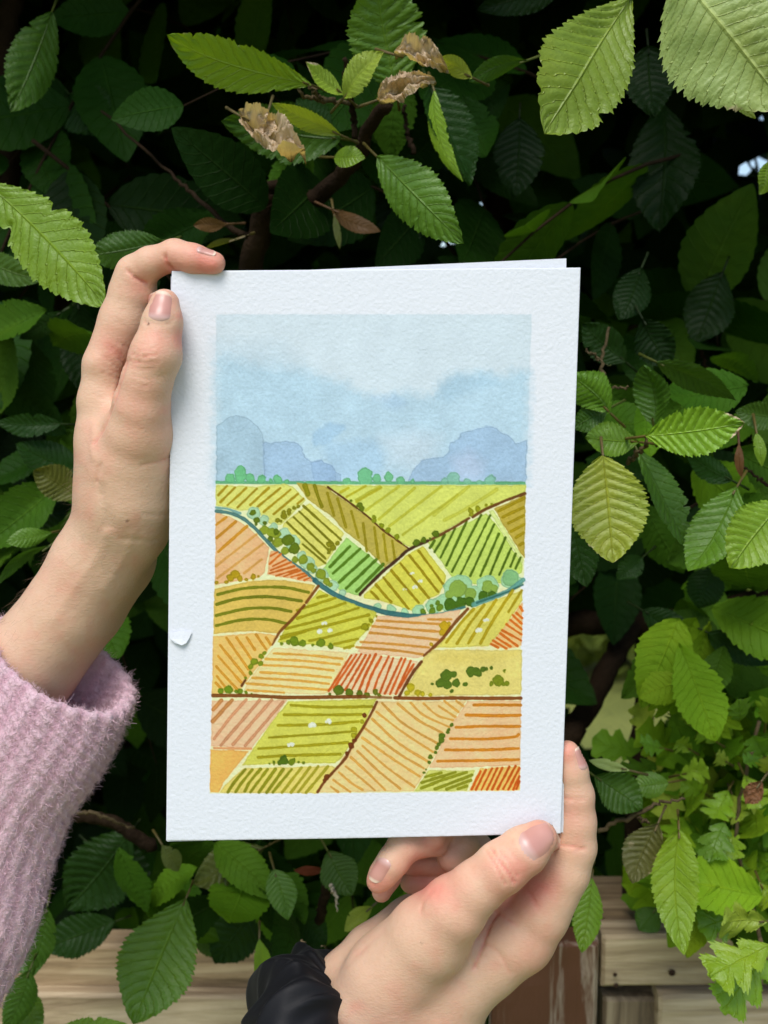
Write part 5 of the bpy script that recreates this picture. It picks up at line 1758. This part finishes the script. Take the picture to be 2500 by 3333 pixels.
# ---------------------------------------------------------------- sleeve
def make_sleeve():
    N = Nodes('pink_wool')
    tc = N.n('ShaderNodeTexCoord').outputs['Object']
    n1 = N.noise(tc, 240, 4, .65)
    n2 = N.noise(tc, 900, 3, .7)
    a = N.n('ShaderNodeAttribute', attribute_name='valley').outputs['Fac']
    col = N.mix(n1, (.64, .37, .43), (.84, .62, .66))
    col = N.mix(N.math('MULTIPLY', a, .45), col, (.55, .26, .34))  # shade between the ribs put into the colour as a deeper pink
    N.l(col, N.b.inputs['Base Color'])
    N.b.inputs['Roughness'].default_value = .95
    N.b.inputs['Sheen Weight'].default_value = .6
    N.b.inputs['Sheen Roughness'].default_value = .5
    N.b.inputs['Sheen Tint'].default_value = (1, .85, .9, 1)
    N.l(N.bump(N.math('ADD', n1, n2), .8, .0012), N.b.inputs['Normal'])
    ctrl = [(132, 1446, 186), (92, 1512, 196), (46, 1590, 196), (-8, 1700, 178), (-50, 1830, 172), (-80, 1960, 172), (-150, 2100, 172), (-260, 2260, 180)]
    rows = smooth_path([(x * K, y * K, r * K) for x, y, r in ctrl], 150)
    cen = np.array([cam_mm(x, y, -24 - 6 * i / 150) for i, (x, y, r) in enumerate(rows)])
    rad = rows[:, 2] / F * 430
    tan = unit(np.gradient(cen, axis=0))
    # the mouth of the sleeve is turned a little to the viewer
    tilt = np.linspace(1, 0, 150)[:, None] ** 3
    tan = unit(tan + tilt * np.array([0, 0, -.24]))
    e2 = unit(np.cross(tan, np.array([0, 0, 1.0])))
    e1 = unit(np.cross(e2, tan))
    nth = 240
    th = np.linspace(0, 2 * np.pi, nth, endpoint=False)

    def ring(i, r, ribs=True, sfrac=0.0):
        wave = np.cos(th * 24 + .25 * np.sin(i * .06))
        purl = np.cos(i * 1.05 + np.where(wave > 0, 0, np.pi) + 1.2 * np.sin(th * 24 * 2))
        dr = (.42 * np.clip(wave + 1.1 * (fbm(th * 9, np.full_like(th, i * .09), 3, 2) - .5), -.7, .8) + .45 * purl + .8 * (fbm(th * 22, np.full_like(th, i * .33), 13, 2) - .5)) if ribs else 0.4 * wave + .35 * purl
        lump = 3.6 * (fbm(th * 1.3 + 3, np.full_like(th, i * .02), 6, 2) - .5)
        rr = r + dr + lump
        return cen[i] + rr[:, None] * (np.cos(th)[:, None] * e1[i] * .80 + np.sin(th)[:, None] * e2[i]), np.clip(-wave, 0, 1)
    V = []
    val = []
    # outside from the arm to the rim, over the rim, and back inside
    for i in range(149, -1, -1):
        p, v = ring(i, rad[i])
        V.append(p)
        val.append(v)
    for ang in np.linspace(20, 180, 7):
        p, v = ring(0, rad[0] - 2.6 + 2.6 * math.cos(R(ang)))
        V.append(p - tan[0] * 2.6 * math.sin(R(ang)))
        val.append(v)
    for i in range(1, 60):
        p, v = ring(i, rad[i] - 5.2, False)
        V.append(p)
        val.append(v)
    V = np.array(V)
    nr = len(V)
    idx = np.arange(nr * nth).reshape(nr, nth)
    nxt = np.roll(idx, -1, axis=1)
    Q = np.stack([idx[:-1], nxt[:-1], nxt[1:], idx[1:]], -1).reshape(-1, 4)
    P = V.reshape(-1, 3)
    Nn = vnormals(P, Q)
    # outward?
    if np.mean(np.sum(Nn[:nth * 100] * (P[:nth * 100] - np.repeat(cen[149:49:-1], nth, 0)), 1)) < 0:
        Q = Q[:, ::-1]
        Nn = -Nn
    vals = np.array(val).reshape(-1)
    # fuzz: many short curved fibres standing off the wool
    nf = 95000
    pick = rng.integers(0, len(P), nf)
    base = P[pick] + rng.normal(0, .25, (nf, 3))
    dirs = unit(Nn[pick] * rng.uniform(.2, 1.0, (nf, 1)) + rng.normal(0, .75, (nf, 3)))
    d2 = unit(dirs + rng.normal(0, .7, (nf, 3)))
    ln = rng.uniform(.8, 3.0, (nf, 1)) * np.where(rng.random((nf, 1)) < .08, 1.7, 1)
    wv = unit(np.cross(dirs, rng.normal(0, 1, (nf, 3)))) * rng.uniform(.035, .075, (nf, 1))
    p0, p1, p2 = base, base + dirs * ln * .5, base + dirs * ln * .5 + d2 * ln * .5
    FV = np.stack([p0 - wv, p0 + wv, p1 - wv, p1 + wv, p2 - wv * .4, p2 + wv * .4], 1).reshape(-1, 3)
    b = np.arange(nf)[:, None] * 6 + len(P)
    FQ = np.vstack([b + np.array([0, 1, 3, 2]), b + np.array([2, 3, 5, 4])])
    me = mesh_np('sleeve', cam_to_world(np.vstack([P, FV])), np.vstack([Q, FQ]))
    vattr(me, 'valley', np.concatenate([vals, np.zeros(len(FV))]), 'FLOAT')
    o = obj('sleeve', me, N.m, person)
    o['label'] = 'fuzzy ribbed pink knitted sleeve'


make_sleeve()


# ---------------------------------------------------------------- black scrunchie on the other wrist
def make_scrunchie():
    N = Nodes('black_satin')
    tc = N.n('ShaderNodeTexCoord').outputs['Object']
    n1 = N.noise(tc, 1200, 2, .5)
    N.b.inputs['Base Color'].default_value = (.0035, .0035, .0045, 1)
    N.b.inputs['Roughness'].default_value = .58
    N.b.inputs['Specular IOR Level'].default_value = .22
    N.b.inputs['Sheen Weight'].default_value = .04
    N.l(N.bump(n1, .15, .0003), N.b.inputs['Normal'])
    cx, cy = 350, 1562
    cen = cam_mm(OR[0] + cx * SR, OR[1] + cy * SR, -15)
    axis = unit(cam_mm(OR[0] + 560 * SR, OR[1] + 1330 * SR, -18) - cam_mm(OR[0] + 100 * SR, OR[1] + 2000 * SR, -30))
    a1 = unit(np.cross(axis, np.array([0, 0, 1.0])))
    a2 = np.cross(a1, axis)
    nu, nv = 260, 90
    u = np.linspace(0, 2 * np.pi, nu, endpoint=False)
    v = np.linspace(0, 2 * np.pi, nv, endpoint=False)
    U, Vv = np.meshgrid(u, v, indexing='ij')
    ph = 2.6 * (vnoise(U * 1.1, Vv * 0 + 4.4, 6) - .5)
    r1 = 1 - np.abs(2 * fbm(U * 1.9 + .35 * np.sin(Vv * 1.0), .55 * np.cos(Vv) + 3.0, 61, 2) - 1)
    r2 = 1 - np.abs(2 * fbm(U * 4.6 + .5 * np.sin(Vv + U), .5 * np.cos(Vv) + 8.0, 67, 2) - 1)
    wv = U * 3 + 2 * np.sin(U * 2)
    tube_r = 10.5 + 11.5 * np.clip(r1 * 1.5 - .45, 0, 1) + 6.0 * (r2 - .5) + 1.6 * np.sin(Vv * 2 + U * 4) + 4.0 * (fbm(U * 1.1, Vv * 0 + 2, 9, 2) - .5)
    big = 26.0
    rr = big + tube_r * np.cos(Vv) * 1.0
    hz = tube_r * np.sin(Vv) * 1.0 + 2.2 * np.sin(wv)
    P = cen + rr[..., None] * (np.cos(U)[..., None] * a1 + np.sin(U)[..., None] * a2) + hz[..., None] * axis
    idx = np.arange(nu * nv).reshape(nu, nv)
    i2 = np.roll(idx, -1, 0)
    Q = np.stack([idx, i2, np.roll(i2, -1, 1), np.roll(idx, -1, 1)], -1).reshape(-1, 4)
    o = obj('scrunchie', mesh_np('scrunchie', cam_to_world(P.reshape(-1, 3)), Q[:, ::-1]), N.m, person)
    o['label'] = 'black gathered satin scrunchie'


make_scrunchie()
